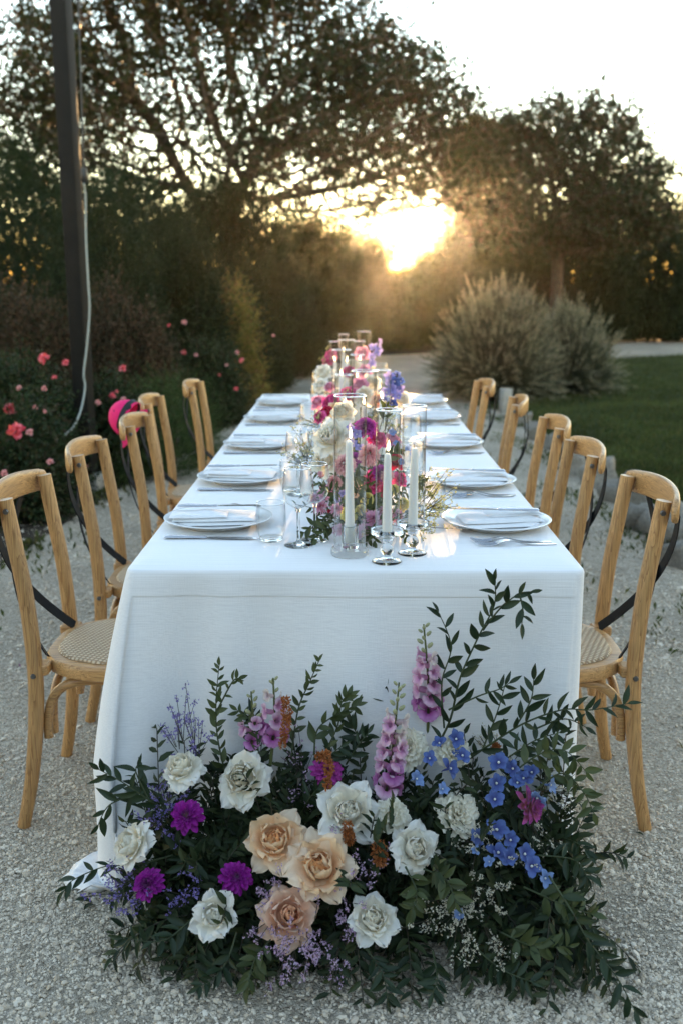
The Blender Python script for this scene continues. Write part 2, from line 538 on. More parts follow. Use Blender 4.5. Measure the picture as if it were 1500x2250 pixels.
gi, go = N_('NodeGroupInput'), N_('NodeGroupOutput')
j2i = N_('GeometryNodeGeometryToInstance')
for v_ in range(5):
    ic = N_('GeometryNodeMeshIcoSphere'); ic.inputs['Subdivisions'].default_value = 2
    sp = N_('GeometryNodeSetPosition')
    po = N_('GeometryNodeInputPosition'); ns = N_('ShaderNodeTexNoise'); ns.inputs['Scale'].default_value = 1.1; ns.inputs['Detail'].default_value = 1
    of = N_('ShaderNodeVectorMath'); of.operation = 'ADD'; of.inputs[1].default_value = (v_ * 7.3, v_ * 3.1, v_ * 5.7)
    sb = N_('ShaderNodeVectorMath'); sb.operation = 'SUBTRACT'; sb.inputs[1].default_value = (.5, .5, .5)
    sc_ = N_('ShaderNodeVectorMath'); sc_.operation = 'SCALE'; sc_.inputs['Scale'].default_value = 1.3
    Lk(po.outputs[0], of.inputs[0]); Lk(of.outputs[0], ns.inputs['Vector']); Lk(ns.outputs['Color'], sb.inputs[0]); Lk(sb.outputs[0], sc_.inputs[0])
    Lk(ic.outputs[0], sp.inputs['Geometry']); Lk(sc_.outputs[0], sp.inputs['Offset'])
    sm = N_('GeometryNodeSetMaterial'); sm.inputs['Material'].default_value = PEB
    Lk(sp.outputs[0], sm.inputs['Geometry']); Lk(sm.outputs[0], j2i.inputs[0])
m2p = N_('GeometryNodeMeshToPoints'); iop = N_('GeometryNodeInstanceOnPoints'); iop.inputs['Pick Instance'].default_value = True
na, nb = N_('GeometryNodeInputNamedAttribute'), N_('GeometryNodeInputNamedAttribute')
for q_, nm in ((na, 'siz'), (nb, 'rot')):
    q_.data_type = 'FLOAT_VECTOR'; q_.inputs['Name'].default_value = nm
ri = N_('FunctionNodeRandomValue'); ri.data_type = 'INT'
ri.inputs[4].default_value = 0; ri.inputs[5].default_value = 4
e2r = N_('FunctionNodeEulerToRotation')
Lk(gi.outputs[0], m2p.inputs[0]); Lk(m2p.outputs[0], iop.inputs['Points']); Lk(j2i.outputs[0], iop.inputs['Instance'])
Lk(ri.outputs[2], iop.inputs['Instance Index']); Lk(na.outputs[0], iop.inputs['Scale'])
Lk(nb.outputs[0], e2r.inputs[0]); Lk(e2r.outputs[0], iop.inputs['Rotation'])
Lk(iop.outputs[0], go.inputs[0])
md = o.modifiers.new('scatter', 'NODES'); md.node_group = ng

# ------------------------------------------------------------------ border stones and odd bits on the ground
ROCK = simple('rock', (.22, .20, .165), .9, .35, 7, .7, .2, per_object=.2, bump_scale=25)
def rock_mesh(seed):
    r_ = np.random.default_rng(seed)
    import bmesh
    bm = bmesh.new(); bmesh.ops.create_icosphere(bm, subdivisions=3, radius=1)
    w = r_.normal(size=(7, 3)); ph = r_.uniform(0, 6.3, 7)
    for v in bm.verts:
        d = np.array(v.co); s = 1
        for j in range(7):
            s += .09 * math.sin(float(w[j] @ d) * (1.3 + .45 * j) + ph[j])
        c = [max(-.72, min(.72, q)) * 1.25 for q in d]           # squarish boulders
        v.co = Vector(c) * s
    me = bpy.data.meshes.new('border_stone'); bm.to_mesh(me); bm.free()
    me.polygons.foreach_set('use_smooth', np.ones(len(me.polygons), dtype=bool))
    return me
rocks = [(1176, 965, .12, .13, .11), (1208, 985, .11, .12, .10), (1248, 1008, .13, .15, .12), (1268, 1040, .15, .16, .14), (1318, 1068, .15, .2, .15), (1352, 1100, .12, .15, .11),
         (1385, 1108, .17, .2, .17), (1408, 1160, .16, .19, .13), (1440, 1175, .12, .14, .11), (1492, 1190, .17, .22, .15), (1150, 935, .10, .12, .1), (1500, 1240, .13, .15, .1)]
side_words = ['seventh', 'eighth']
rl = ['pale weathered stone at lawn edge behind the second farthest right chair', 'small rounded stone of the lawn edge just past the third right chair', 'grey stone seen between the third and second right chair backs',
      'leaning boulder of the lawn edge behind second right chair rail', 'large pale boulder right of the second right chair', 'small stone wedged beside the large pale boulder',
      'largest grey boulder seen through the nearest right chair back', 'long low stone beneath the largest boulder by nearest right chair', 'small grey stone beside nearest right chair post',
      'dark grey stone at the right picture edge behind the nearest chair', 'farthest stone of the lawn edge near the concrete stub', 'low stone nearest the camera on the right picture edge']
for i, (px, py, a, b_, c) in enumerate(rocks):
    p = G(px, py)
    o = link('border_stone', rock_mesh(40 + i), ROCK, loc=(p.x, p.y, c * .42), rot=(rng.normal(0, .2), rng.normal(0, .2), rng.uniform(0, 3)), scale=(a * .62, b_ * .66, c * .8))
    tag(o, rl[i], 'stone', 'rough stones edging the lawn')

CONC = simple('concrete', (.33, .31, .27), .9, .2, 18, .4, .2)
p = G(1108, 905)
o = MB().box((0, 0, .13), (.11, .11, .26), bev=.012).build('concrete_stub', CONC, loc=(p.x, p.y, 0), rot=(0, .03, .3))
tag(o, 'short grey concrete stub standing in front of the lavender', 'post')

# ------------------------------------------------------------------ trees
BARK = simple('bark', (.075, .058, .042), .95, .35, 14, .8, .15)
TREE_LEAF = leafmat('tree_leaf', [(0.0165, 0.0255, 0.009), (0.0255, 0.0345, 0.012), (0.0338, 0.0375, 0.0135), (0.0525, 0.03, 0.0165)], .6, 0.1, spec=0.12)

def colonise(attr, root, trunk_pts, step=.2, infl=1.3, kill=.3, iters=140):
    nodes = [np.array(root, float)]; par = [-1]
    for p in trunk_pts:
        nodes.append(np.array(p, float)); par.append(len(nodes) - 2)
    N = np.array(nodes); parent = list(par)
    A = attr.copy()
    best = np.full(len(A), 1e9); bi = np.zeros(len(A), int)
    def upd(new0):
        nonlocal best, bi
        for j in range(new0, len(N)):
            d = np.linalg.norm(A - N[j], axis=1)
            m_ = d < best
            best[m_] = d[m_]; bi[m_] = j
    upd(0)
    for it in range(iters):
        if len(A) == 0: break
        act = best < max(infl, best.min() + .3)
        dirs = unit(A[act] - N[bi[act]])
        ids = bi[act]
        uq, inv = np.unique(ids, return_inverse=True)
        S = np.zeros((len(uq), 3)); np.add.at(S, inv, dirs)
        S = unit(S + rng.normal(0, .12, S.shape) * 1.0)
        n0 = len(N)
        N = np.concatenate([N, N[uq] + S * step]); parent += list(uq)
        for j in range(n0, len(N)):
            d = np.linalg.norm(A - N[j], axis=1)
            m_ = d < best; best[m_] = d[m_]; bi[m_] = j
        keep = best > kill
        A, best, bi = A[keep], best[keep], bi[keep]
        if len(N) > 16000: break
    return N, np.array(parent)

def crown_points(ells, n, D0, depth):
    """random points in a union of ellipsoids given at photograph pixels (px, py, rx, ry)"""
    out = []
    area = [e[2] * e[3] for e in ells]; tot = sum(area)
    for (px, py, rx, ry), a in zip(ells, area):
        m_ = int(n * a / tot)
        c = np.array(P(px, py, D0)); s = D0 / 2187.5
        d = rand_dirs(m_) * (rng.random((m_, 1)) ** (1 / 2.6))
        out.append(c + d * np.array([rx * s, depth * (.55 + .45 * rng.random()), ry * s]))
    return np.concatenate(out)

SUN_V = np.array(sun_dir)
def sun_gap(Pt, inner, outer):
    """keep mask: thins what lies in the line from the table to the low sun, where the crown is open"""
    d = unit(Pt - np.array([0., 0., CAM_H]))
    ang = np.degrees(np.arccos(np.clip(d @ SUN_V, -1, 1)))
    pr = np.clip((ang - inner) / (outer - inner), 0, 1)
    for vp in ([0., 2.4, .86], [0., 3.8, .86], [0., 5.2, .86]):
        d = unit(Pt - np.array(vp))
        ang = np.degrees(np.arccos(np.clip(d @ SUN_V, -1, 1)))
        pr = np.minimum(pr, np.clip((ang - .35) / .9, 0, 1))
    return rng.random(len(Pt)) < pr

def tree(name, label, ells, D0, depth, n_attr, base, fork, leaf, per_node, gap=(1.2, 3.4), shoots=160, trunk_r=.16, airy=.42):
    att = crown_points(ells, n_attr, D0, depth)
    base = np.array(base, float); fork = np.array(fork, float)
    tp = [base + (fork - base) * t + np.array([.08 * math.sin(3 * t), .05 * math.sin(5 * t), 0]) for t in np.linspace(.12, 1, 8)]
    N, par = colonise(att, base, tp)
    nn = len(N)
    kids = np.zeros(nn, int); np.add.at(kids, par[1:], 1)
    area = np.where(kids == 0, 1.0, 0.0)
    for i in range(nn - 1, 0, -1):
        area[par[i]] += area[i]
    rad = .008 + (trunk_r - .008) * (area / area.max()) ** .46
    ch = np.arange(1, nn)
    keepb = np.ones(len(ch), bool)
    V, q, f = frusta_np(N[par[ch]], N[ch], rad[par[ch]] * .98, rad[ch], 6)
    root = empty(name, tuple(base)); tag(root, label, 'tree')
    def rel(V): return V - base
    # slender shoots beyond the crown
    thin = np.where(area <= 6)[0]
    tips = rng.choice(thin, min(shoots, len(thin)), replace=False)
    cen = N[thin].mean(0)
    sd = unit(unit(N[tips] - cen) * 1.0 + np.array([.35, 0, .55]) + rng.normal(0, .25, (len(tips), 3)))
    sl = rng.uniform(.35, .85, len(tips))
    B = N[tips] + sd * sl[:, None]
    V2, q2, f2 = frusta_np(N[tips], B, .008, .003, 3)
    Vt, qt, ft = join_np([(V, q, f), (V2, q2, f2)])
    link('trunk', mesh_np('trunk', rel(Vt), qt, None, ft), BARK, root)
    # leaves
    src = np.repeat(thin, per_node)
    pos = N[src] + rng.normal(0, .14, (len(src), 3))
    ts = np.repeat(np.arange(len(tips)), 9)
    tt = rng.uniform(.1, 1.05, len(ts))
    pos2 = N[tips][ts] + (B - N[tips])[ts] * tt[:, None] + rng.normal(0, .025, (len(ts), 3))
    pos = np.concatenate([pos, pos2])
    pos = pos[sun_gap(pos, *gap)]
    # open airy underside where the limbs show, and uneven holes between the leaf clumps
    zlo, zhi = P(600, 440, D0).z, P(600, 190, D0).z
    dens = airy + (1.05 - airy) * np.clip((pos[:, 2] - zlo) / (zhi - zlo), 0, 1)
    hole = np.sin(pos[:, 0] * 2.3 + 1.1 * np.sin(pos[:, 2] * 1.7)) * np.sin(pos[:, 2] * 2.9 + .7 * pos[:, 0]) + .5 * np.sin(pos[:, 0] * 6.1 + pos[:, 2] * 4.7)
    pos = pos[rng.random(len(pos)) < np.clip(dens + .30 * hole, .06, 1)]
    m_ = len(pos)
    d = unit(rand_dirs(m_) + np.array([0, 0, -.35]))
    L = leaf * rng.uniform(.65, 1.25, m_)
    V3, q3, f3 = leaves_np(pos - d * (L * .5)[:, None], d, rand_dirs(m_), L, L * .62, LEAF4)
    link('crown', mesh_np('crown', rel(V3), q3, None, f3, smooth=False), TREE_LEAF, root)
    return root

b0 = G(455, 812); 
DT = 17.0
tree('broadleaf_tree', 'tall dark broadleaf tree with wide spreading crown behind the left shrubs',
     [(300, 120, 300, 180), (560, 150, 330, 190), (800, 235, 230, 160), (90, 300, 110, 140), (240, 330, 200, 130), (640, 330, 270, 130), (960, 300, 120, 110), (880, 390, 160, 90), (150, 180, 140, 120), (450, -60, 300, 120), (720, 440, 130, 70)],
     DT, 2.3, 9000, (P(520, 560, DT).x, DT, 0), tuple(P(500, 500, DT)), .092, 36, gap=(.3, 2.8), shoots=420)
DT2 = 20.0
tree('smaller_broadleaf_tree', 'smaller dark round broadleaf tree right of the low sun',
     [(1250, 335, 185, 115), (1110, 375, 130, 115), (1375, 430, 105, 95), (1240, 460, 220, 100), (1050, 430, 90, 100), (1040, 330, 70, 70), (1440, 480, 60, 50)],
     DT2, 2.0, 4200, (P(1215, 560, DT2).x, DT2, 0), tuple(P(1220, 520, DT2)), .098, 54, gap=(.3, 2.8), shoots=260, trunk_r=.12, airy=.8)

# ------------------------------------------------------------------ shrubs
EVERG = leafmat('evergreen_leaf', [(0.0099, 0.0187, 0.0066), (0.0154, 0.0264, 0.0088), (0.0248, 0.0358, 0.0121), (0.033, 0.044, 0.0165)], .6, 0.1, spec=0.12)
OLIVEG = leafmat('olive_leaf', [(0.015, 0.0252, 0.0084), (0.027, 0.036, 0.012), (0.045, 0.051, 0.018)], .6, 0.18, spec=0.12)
RUST = leafmat('rusty_leaf', [(0.0217, 0.0279, 0.0112), (0.0434, 0.031, 0.0161), (0.0744, 0.0409, 0.0223), (0.1054, 0.0651, 0.0409), (0.031, 0.0372, 0.0136)], .6, 0.15, spec=0.12)
GOLD = leafmat('golden_leaf', [(.06, .075, .02), (.16, .15, .035), (.24, .18, .05), (.17, .075, .04)], .6, .3, spec=.12)
ROSEL = leafmat('rose_leaf', [(0.0132, 0.027, 0.0096), (0.024, 0.042, 0.015), (0.042, 0.054, 0.021), (0.048, 0.03, 0.018)], .5, 0.12, spec=0.12)
JUNI = leafmat('juniper_leaf', [(0.0225, 0.0413, 0.012), (0.0375, 0.0638, 0.018), (0.0675, 0.09, 0.0263)], .65, 0.15, spec=0.12)
STEM = simple('woody_stem', (.06, .05, .032), .9, .3, 20)

def shrub(name, label, c, rx, ry, h, sprigs, leaf, material, style='broad', z0=.0, per=12, lobes=9, group=None, cat='shrub', wid=.45, slen=None, gap=None):
    c = np.array([c[0], c[1], 0.])
    lc = rand_dirs(lobes); lc[:, 2] = np.abs(lc[:, 2]) * .9
    amp = rng.uniform(-.16, .26, lobes)
    d = rand_dirs(sprigs); d[:, 2] = np.abs(d[:, 2]) - .12
    d = unit(d)
    rr = rng.random(sprigs) ** .33
    lob = 1 + (np.exp(-((d[:, None] - lc[None]) ** 2).sum(-1) / .18) * amp[None]).sum(1)
    rad = np.stack([rx * lob, ry * lob, h * lob], 1)
    # squarer than an ellipsoid: fuller shoulders and sides down to the ground
    k = (np.abs(d) ** 2.6).sum(1) ** (-1 / 2.6)
    base = d * k[:, None] * rr[:, None] * rad
    base[:, 2] = np.maximum(base[:, 2], .04)
    sl = (slen or leaf * 5) * rng.uniform(.6, 1.4, sprigs)
    if style == 'up':
        sd = unit(np.stack([d[:, 0] * .5, d[:, 1] * .5, np.full(sprigs, .9)], 1) + rng.normal(0, .22, (sprigs, 3)))
    elif style == 'flat':
        sd = unit(np.stack([d[:, 0], d[:, 1], np.full(sprigs, .35)], 1) + rng.normal(0, .22, (sprigs, 3)))
    else:
        sd = unit(d + np.array([0, 0, .35]) + rng.normal(0, .4, (sprigs, 3)))
    si = np.repeat(np.arange(sprigs), per)
    t = np.tile(np.linspace(.05, 1, per), sprigs) + rng.uniform(-.04, .04, len(si))
    pos = base[si] + sd[si] * (sl[si] * t)[:, None]
    side = rand_dirs(len(si))
    ld = unit(sd[si] * .75 + side * .8)
    if gap is not None:
        kk = sun_gap(pos + c, *gap); pos, ld, t = pos[kk], ld[kk], t[kk]
    L = leaf * rng.uniform(.6, 1.2, len(pos)) * (1.15 - .5 * t)
    pos[:, 2] = np.maximum(pos[:, 2], .01) + z0
    V, q, f = leaves_np(pos, ld, rand_dirs(len(pos)), L, L * wid, LEAF4)
    root = empty(name, (c[0], c[1], 0)); tag(root, label, cat, group)
    link('foliage', mesh_np('foliage', V, q, None, f, smooth=False), material, root)
    m_ = 14
    tips = base[rng.choice(sprigs, m_)] * .85
    Vs, qs, fs = frusta_np(rng.normal(0, .06 * rx, (m_, 3)) * np.array([1, 1, 0]), tips, .022 * max(h, .6), .006, 5)
    link('stem', mesh_np('stem', Vs, qs, None, fs), STEM, root)
    return root, base, d

def px_shrub(name, label, px0, px1, ptop, D, sprigs, leaf, material, ry=None, **kw):
    a, b_ = P(px0, 625, D), P(px1, 625, D)
    h = P(.5 * (px0 + px1), ptop, D).z
    rx = (b_.x - a.x) / 2
    return shrub(name, label, ((a.x + b_.x) / 2, D), rx * .93, ry or rx * .8, h * .97, int(sprigs * 1.22), leaf, material, **kw)

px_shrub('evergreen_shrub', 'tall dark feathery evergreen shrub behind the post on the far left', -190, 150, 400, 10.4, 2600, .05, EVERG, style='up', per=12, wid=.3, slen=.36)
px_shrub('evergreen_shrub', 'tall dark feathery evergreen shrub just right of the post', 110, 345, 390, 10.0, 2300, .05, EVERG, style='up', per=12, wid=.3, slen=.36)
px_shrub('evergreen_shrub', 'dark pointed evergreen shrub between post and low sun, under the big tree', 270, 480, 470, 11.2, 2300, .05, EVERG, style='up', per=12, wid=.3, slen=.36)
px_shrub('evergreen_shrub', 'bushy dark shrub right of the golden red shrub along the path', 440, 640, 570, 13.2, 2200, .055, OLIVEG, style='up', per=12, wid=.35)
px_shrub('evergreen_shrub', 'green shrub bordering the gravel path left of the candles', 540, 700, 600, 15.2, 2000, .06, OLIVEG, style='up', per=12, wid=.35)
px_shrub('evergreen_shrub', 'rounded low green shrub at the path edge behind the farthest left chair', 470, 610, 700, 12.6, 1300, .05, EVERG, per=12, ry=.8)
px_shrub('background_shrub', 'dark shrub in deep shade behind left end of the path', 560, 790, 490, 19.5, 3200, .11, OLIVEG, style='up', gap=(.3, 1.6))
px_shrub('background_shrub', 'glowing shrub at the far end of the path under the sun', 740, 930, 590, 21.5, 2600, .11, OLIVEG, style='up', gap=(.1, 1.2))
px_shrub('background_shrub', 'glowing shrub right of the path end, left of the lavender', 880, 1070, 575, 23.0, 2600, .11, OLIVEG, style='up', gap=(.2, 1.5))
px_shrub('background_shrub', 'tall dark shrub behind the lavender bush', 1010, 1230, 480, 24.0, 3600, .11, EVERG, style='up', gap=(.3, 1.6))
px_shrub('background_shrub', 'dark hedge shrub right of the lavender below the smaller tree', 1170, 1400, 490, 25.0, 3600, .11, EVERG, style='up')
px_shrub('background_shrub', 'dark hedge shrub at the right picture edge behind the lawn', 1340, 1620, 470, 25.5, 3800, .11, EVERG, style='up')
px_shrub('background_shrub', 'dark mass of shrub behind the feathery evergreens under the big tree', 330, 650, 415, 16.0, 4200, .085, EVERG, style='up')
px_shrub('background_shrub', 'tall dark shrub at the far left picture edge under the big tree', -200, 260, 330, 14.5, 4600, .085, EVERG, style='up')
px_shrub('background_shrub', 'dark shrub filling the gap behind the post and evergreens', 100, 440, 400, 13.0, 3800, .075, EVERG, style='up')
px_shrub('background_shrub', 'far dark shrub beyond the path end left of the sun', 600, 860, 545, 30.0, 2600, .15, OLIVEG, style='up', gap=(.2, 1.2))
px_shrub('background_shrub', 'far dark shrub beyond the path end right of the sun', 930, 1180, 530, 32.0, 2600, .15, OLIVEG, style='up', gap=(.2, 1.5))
px_shrub('rust_shrub', 'shrub with rusty brown tips left of the post', -110, 185, 650, 8.4, 1800, .045, RUST, per=11)
px_shrub('rust_shrub', 'shrub with rusty brown tips right of the post', 185, 375, 690, 8.8, 1700, .045, RUST, per=11)
px_shrub('golden_shrub', 'shrub with golden and red leaves at mid left before dark evergreens', 450, 560, 628, 11.6, 1300, .05, GOLD, per=10, ry=.45)
px_shrub('green_shrub', 'dark green shrub between the post and golden shrub', 350, 500, 600, 11.0, 1600, .05, EVERG, per=11)
px_shrub('green_shrub', 'dark green shrub with scattered pink blooms behind the fourth left chair', 370, 520, 770, 10.0, 1400, .045, ROSEL, per=10)
px_shrub('juniper', 'low spreading bright green juniper behind the left chairs', 285, 440, 835, 7.6, 1500, .028, JUNI, style='flat', per=16, wid=.28, slen=.24, ry=.7)
rose1, rb1, rd1 = px_shrub('rose_bush', 'leafy rose bush with pink blooms left of the post', -120, 150, 800, 6.6, 1500, .04, ROSEL, per=10, wid=.6)
rose2, rb2, rd2 = px_shrub('rose_bush', 'leafy rose bush with pink blooms at the foot of the post', 120, 300, 850, 7.2, 1300, .04, ROSEL, per=10, wid=.6)
rose3, rb3, rd3 = px_shrub('rose_bush', 'low leafy rose bush nearest the camera at the left picture edge', -150, 110, 925, 5.9, 1300, .038, ROSEL, per=10, wid=.6)

# pink blooms on the roses and on the shrub behind
PINK = leafmat('garden_rose_pink', [(.62, .10, .14), (.75, .16, .20), (.80, .30, .33), (.70, .12, .10)], .6, .3)
PALEP = leafmat('garden_rose_pale', [(.72, .36, .36), (.78, .48, .44), (.70, .30, .32)], .6, .3)
def garden_bloom(r, k=22):
    d = unit(rand_dirs(k) + np.array([0, -.6, .5])); pos = d * r * .25
    return leaves_np(pos, d, rand_dirs(k), r * rng.uniform(.8, 1.2, k), r * 1.1, LEAF8)
bm1 = [mesh_np('bloom', *[(lambda a: (a[0], a[1], None, a[2]))(garden_bloom(1.0))][0]) for _ in range(3)]
bm2 = [m_.copy() for m_ in bm1]
for m_ in bm1: m_.materials.append(PINK)
for m_ in bm2: m_.materials.append(PALEP)
blooms = [(98, 788, 20, 0), (145, 797, 12, 0), (270, 810, 13, 0), (42, 853, 10, 1), (97, 853, 10, 1), (120, 830, 9, 0), (22, 898, 22, 0), (36, 948, 30, 0), (65, 950, 13, 1), (78, 895, 9, 1), (98, 904, 8, 1),
          (247, 870, 12, 0), (257, 860, 6, 0), (271, 878, 11, 1), (215, 885, 11, 1), (405, 708, 9, 1), (404, 774, 9, 0), (431, 780, 7, 1), (521, 774, 8, 1), (532, 792, 9, 0), (499, 803, 6, 1), (519, 855, 8, 0), (482, 824, 5, 0),
          (110, 1015, 12, 1), (10, 1040, 13, 1), (601, 738, 6, 1), (372, 715, 6, 0), (12, 1100, 9, 1), (192, 1024, 7, 1)]
for (px, py, rp, kd) in blooms:
    if px < 160 and py > 905: par, D = rose3, 5.35
    elif px < 160: par, D = rose1, 5.9
    elif px < 300: par, D = rose2, 6.55
    else: par, D = None, 9.3
    if par is None:
        par = [o for o in bpy.data.objects if o.get('label', '').startswith('dark green shrub with scattered')][0]
        if px > 480: D = 9.2
    p = P(px, py, D)
    s = .55 * rp * D / 2187.5
    link('bloom', (bm2 if kd else bm1)[int(rng.integers(3))], None, par, p - par.location, tuple(rng.uniform(-.5, .5, 3)), s)

# trees added unseen behind the camera to screen off the warm eastern sky
for i, (x, y, rx, h) in enumerate(((-7.5, -7.0, 3.2, 3.6), (-2.2, -9.0, 3.4, 4.4), (3.4, -8.6, 3.3, 4.0), (8.6, -6.4, 3.2, 3.4))):
    shrub('hedge_tree', ['tall leafy tree behind the camera at far left', 'tall leafy tree behind the camera left of the middle', 'tall leafy tree behind the camera right of the middle', 'tall leafy tree behind the camera at far right'][i],
          (x, y), rx, 1.6, h, 1500, .34, EVERG, per=8, cat='tree', wid=.6, slen=1.2, group='trees behind the camera')

# ------------------------------------------------------------------ lavender
LAVL = leafmat('lavender_leaf', [(.045, .058, .032), (.065, .08, .045), (.09, .10, .06)], .7, .25)
LAVF = leafmat('lavender_spike', [(.15, .145, .09), (.20, .19, .12), (.17, .165, .115), (.25, .23, .15)], .75, .3, spec=.15)
def lavender(name, label, px0, px1, ptop, D, n):
    a, b_ = P(px0, 625, D), P(px1, 625, D); h = P(.5 * (px0 + px1), ptop, D).z; rx = (b_.x - a.x) / 2
    c = np.array([(a.x + b_.x) / 2, D, 0])
    th = rng.uniform(0, 2 * np.pi, n); el = np.arccos(rng.uniform(.03, 1, n))
    d = np.stack([np.sin(el) * np.cos(th), np.sin(el) * np.sin(th), np.cos(el)], 1)
    tip = d * np.array([rx, rx, h]) * rng.uniform(.72, 1.06, (n, 1)) + rng.normal(0, .055, (n, 3))
    tip[:, 2] = np.maximum(tip[:, 2], .05)
    start = tip * np.array([.45, .45, .25]) * rng.uniform(.6, 1, (n, 1))
    mid = (start + tip) / 2 + np.array([0, 0, .10]) * rx
    root = empty(name, tuple(c)); tag(root, label, 'lavender', 'grey green lavender bushes')
    V1 = frusta_np(start, mid, .0035, .003, 3); V2 = frusta_np(mid, tip, .003, .0025, 3)
    # narrow leaves low on the stems
    k = 26
    si = np.repeat(np.arange(n), k); t = rng.uniform(0, .82, n * k)
    pos = start[si] + (tip - start)[si] * t[:, None] + np.array([0, 0, .10]) * rx * (4 * t * (1 - t))[:, None] * .8
    dd = unit(unit(tip - start)[si] + rng.normal(0, .35, (len(si), 3)))
    L = rng.uniform(.04, .075, len(si))
    V3 = leaves_np(pos, dd, rand_dirs(len(si)), L, L * .17, LEAF4)
    V, q, f = join_np([V1, V2, V3])
    link('foliage', mesh_np('foliage', V, q, None, f, smooth=False), LAVL, root)
    k = 10
    si = np.repeat(np.arange(n), k); t = np.tile(np.linspace(0, 1, k), n)
    ax = unit(tip - mid)
    pos = tip[si] + ax[si] * (t * .11 - .02)[:, None]
    dd = unit(ax[si] + rand_dirs(len(si)) * .7)
    L = .030 * (1.1 - .5 * t)
    V, q, f = leaves_np(pos, dd, rand_dirs(len(si)), L, L * .6, LEAF4)
    link('flower_spikes', mesh_np('flower_spikes', V, q, None, f, smooth=False), LAVF, root)
lavender('lavender_bush', 'large round lavender bush with pale spikes right of the path', 950, 1238, 622, 12.3, 1900)
lavender('lavender_bush', 'smaller lavender bush to the right of the large round one', 1140, 1372, 670, 12.9, 1100)

# ------------------------------------------------------------------ post with cable
POSTM = simple('post_paint', (.016, .015, .013), .7, .2, 8, .1, .12)
pp = G(196, 1078)
root = empty('metal_post', (pp.x, pp.y, 0), R(-7)); tag(root, 'tall dark square metal post standing in the rose bed', 'post')
MB().box((0, 0, 2.6), (.10, .125, 5.2), bev=.006).build('shaft', POSTM, root)
MB().box((0, 0, .06), (.19, .17, .12), bev=.01).build('footing', CONC, root)
CABLE = simple('cable_white', (.30, .33, .30), .5, .1, 20)
CONN = simple('black_plastic', (.012, .012, .012), .4, .1, 20)
cp = [(184, 402, pp.y - .11), (188, 430, pp.y - .08), (189, 520, pp.y - .08), (194, 620, pp.y - .09), (197, 680, pp.y - .1), (191, 760, pp.y - .12), (184, 820, pp.y - .15), (187, 850, pp.y - .16), (178, 900, pp.y - .25), (160, 940, pp.y - .4), (132, 962, pp.y - .5), (118, 966, pp.y - .55)]
root = empty('power_cable', tuple(P(118, 966, pp.y - .55))); tag(root, 'pale cable hanging down the post into the roses', 'cable')
pts = catmull([P(*c) for c in cp], 6)
MB().tube([p - root.location for p in pts], .0062, 8).build('cord', CABLE, root)
q0 = P(186, 402, pp.y - .07) - root.location; q1 = P(184, 368, pp.y - .07) - root.location
MB().tube([q0, q0.lerp(q1, .15), q0.lerp(q1, .5), q1], [.012, .022, .024, .018], 10).build('plug', CONN, root)
MB().tube([q1, P(172, 0, pp.y - .06) - root.location, P(170, -60, pp.y - .06) - root.location], .006, 6).build('lead', CONN, root)

# ------------------------------------------------------------------ evening haze
m, n_, l_, b_ = new_mat('haze')
n_.remove(b_)
vol = n_.new('ShaderNodeVolumePrincipled')
vol.inputs['Color'].default_value = (1, .97, .92, 1)
vol.inputs['Density'].default_value = .00015
vol.inputs['Anisotropy'].default_value = .91
l_.new(vol.outputs[0], n_['Material Output'].inputs['Volume'])
hz = MB().box((0, 19, 5.0), (70, 56, 12.0)).build('haze', m, smooth=False)
tag(hz, 'thin golden evening haze in the air', 'haze', kind='stuff')

# ------------------------------------------------------------------ table and cloth
TX, TY0, TY1, TW, TZ = .017, 2.11, 5.70, 1.0, .76
def cloth_mat():
    m, n, l, b = new_mat('white_linen')
    tc = n.new('ShaderNodeTexCoord')
    mp = n.new('ShaderNodeMapping'); mp.inputs['Scale'].default_value = (5, 330, 420)
    no = n.new('ShaderNodeTexNoise'); no.inputs['Scale'].default_value = 1; no.inputs['Detail'].default_value = 4
    mp2 = n.new('ShaderNodeMapping'); mp2.inputs['Scale'].default_value = (420, 30, 30)
    no2 = n.new('ShaderNodeTexNoise'); no2.inputs['Scale'].default_value = 1; no2.inputs['Detail'].default_value = 2
    l.new(tc.outputs['Object'], mp.inputs[0]); l.new(mp.outputs[0], no.inputs['Vector'])
    l.new(tc.outputs['Object'], mp2.inputs[0]); l.new(mp2.outputs[0], no2.inputs['Vector'])
    cr = n.new('ShaderNodeValToRGB')
    cr.color_ramp.elements[0].position = .3; cr.color_ramp.elements[0].color = (.73, .73, .735, 1)
    cr.color_ramp.elements[1].position = .62; cr.color_ramp.elements[1].color = (.80, .80, .80, 1)
    l.new(no.outputs['Fac'], cr.inputs[0]); l.new(cr.outputs[0], b.inputs['Base Color'])
    ad = n.new('ShaderNodeMath'); ad.operation = 'ADD'; l.new(no.outputs['Fac'], ad.inputs[0])
    mu = n.new('ShaderNodeMath'); mu.operation = 'MULTIPLY'; mu.inputs[1].default_value = .5
    l.new(no2.outputs['Fac'], mu.inputs[0]); l.new(mu.outputs[0], ad.inputs[1])
    bp = n.new('ShaderNodeBump'); bp.inputs['Strength'].default_value = .4; bp.inputs['Distance'].default_value = .002
    l.new(ad.outputs[0], bp.inputs['Height']); l.new(bp.outputs[0], b.inputs['Normal'])
    b.inputs['Roughness'].default_value = .75; b.inputs['Sheen Weight'].default_value = .25
    b.inputs['Specular IOR Level'].default_value = .25
    return m
LINEN = cloth_mat()
WOODT = simple('table_wood', (.35, .22, .11), .6, .2, 12)

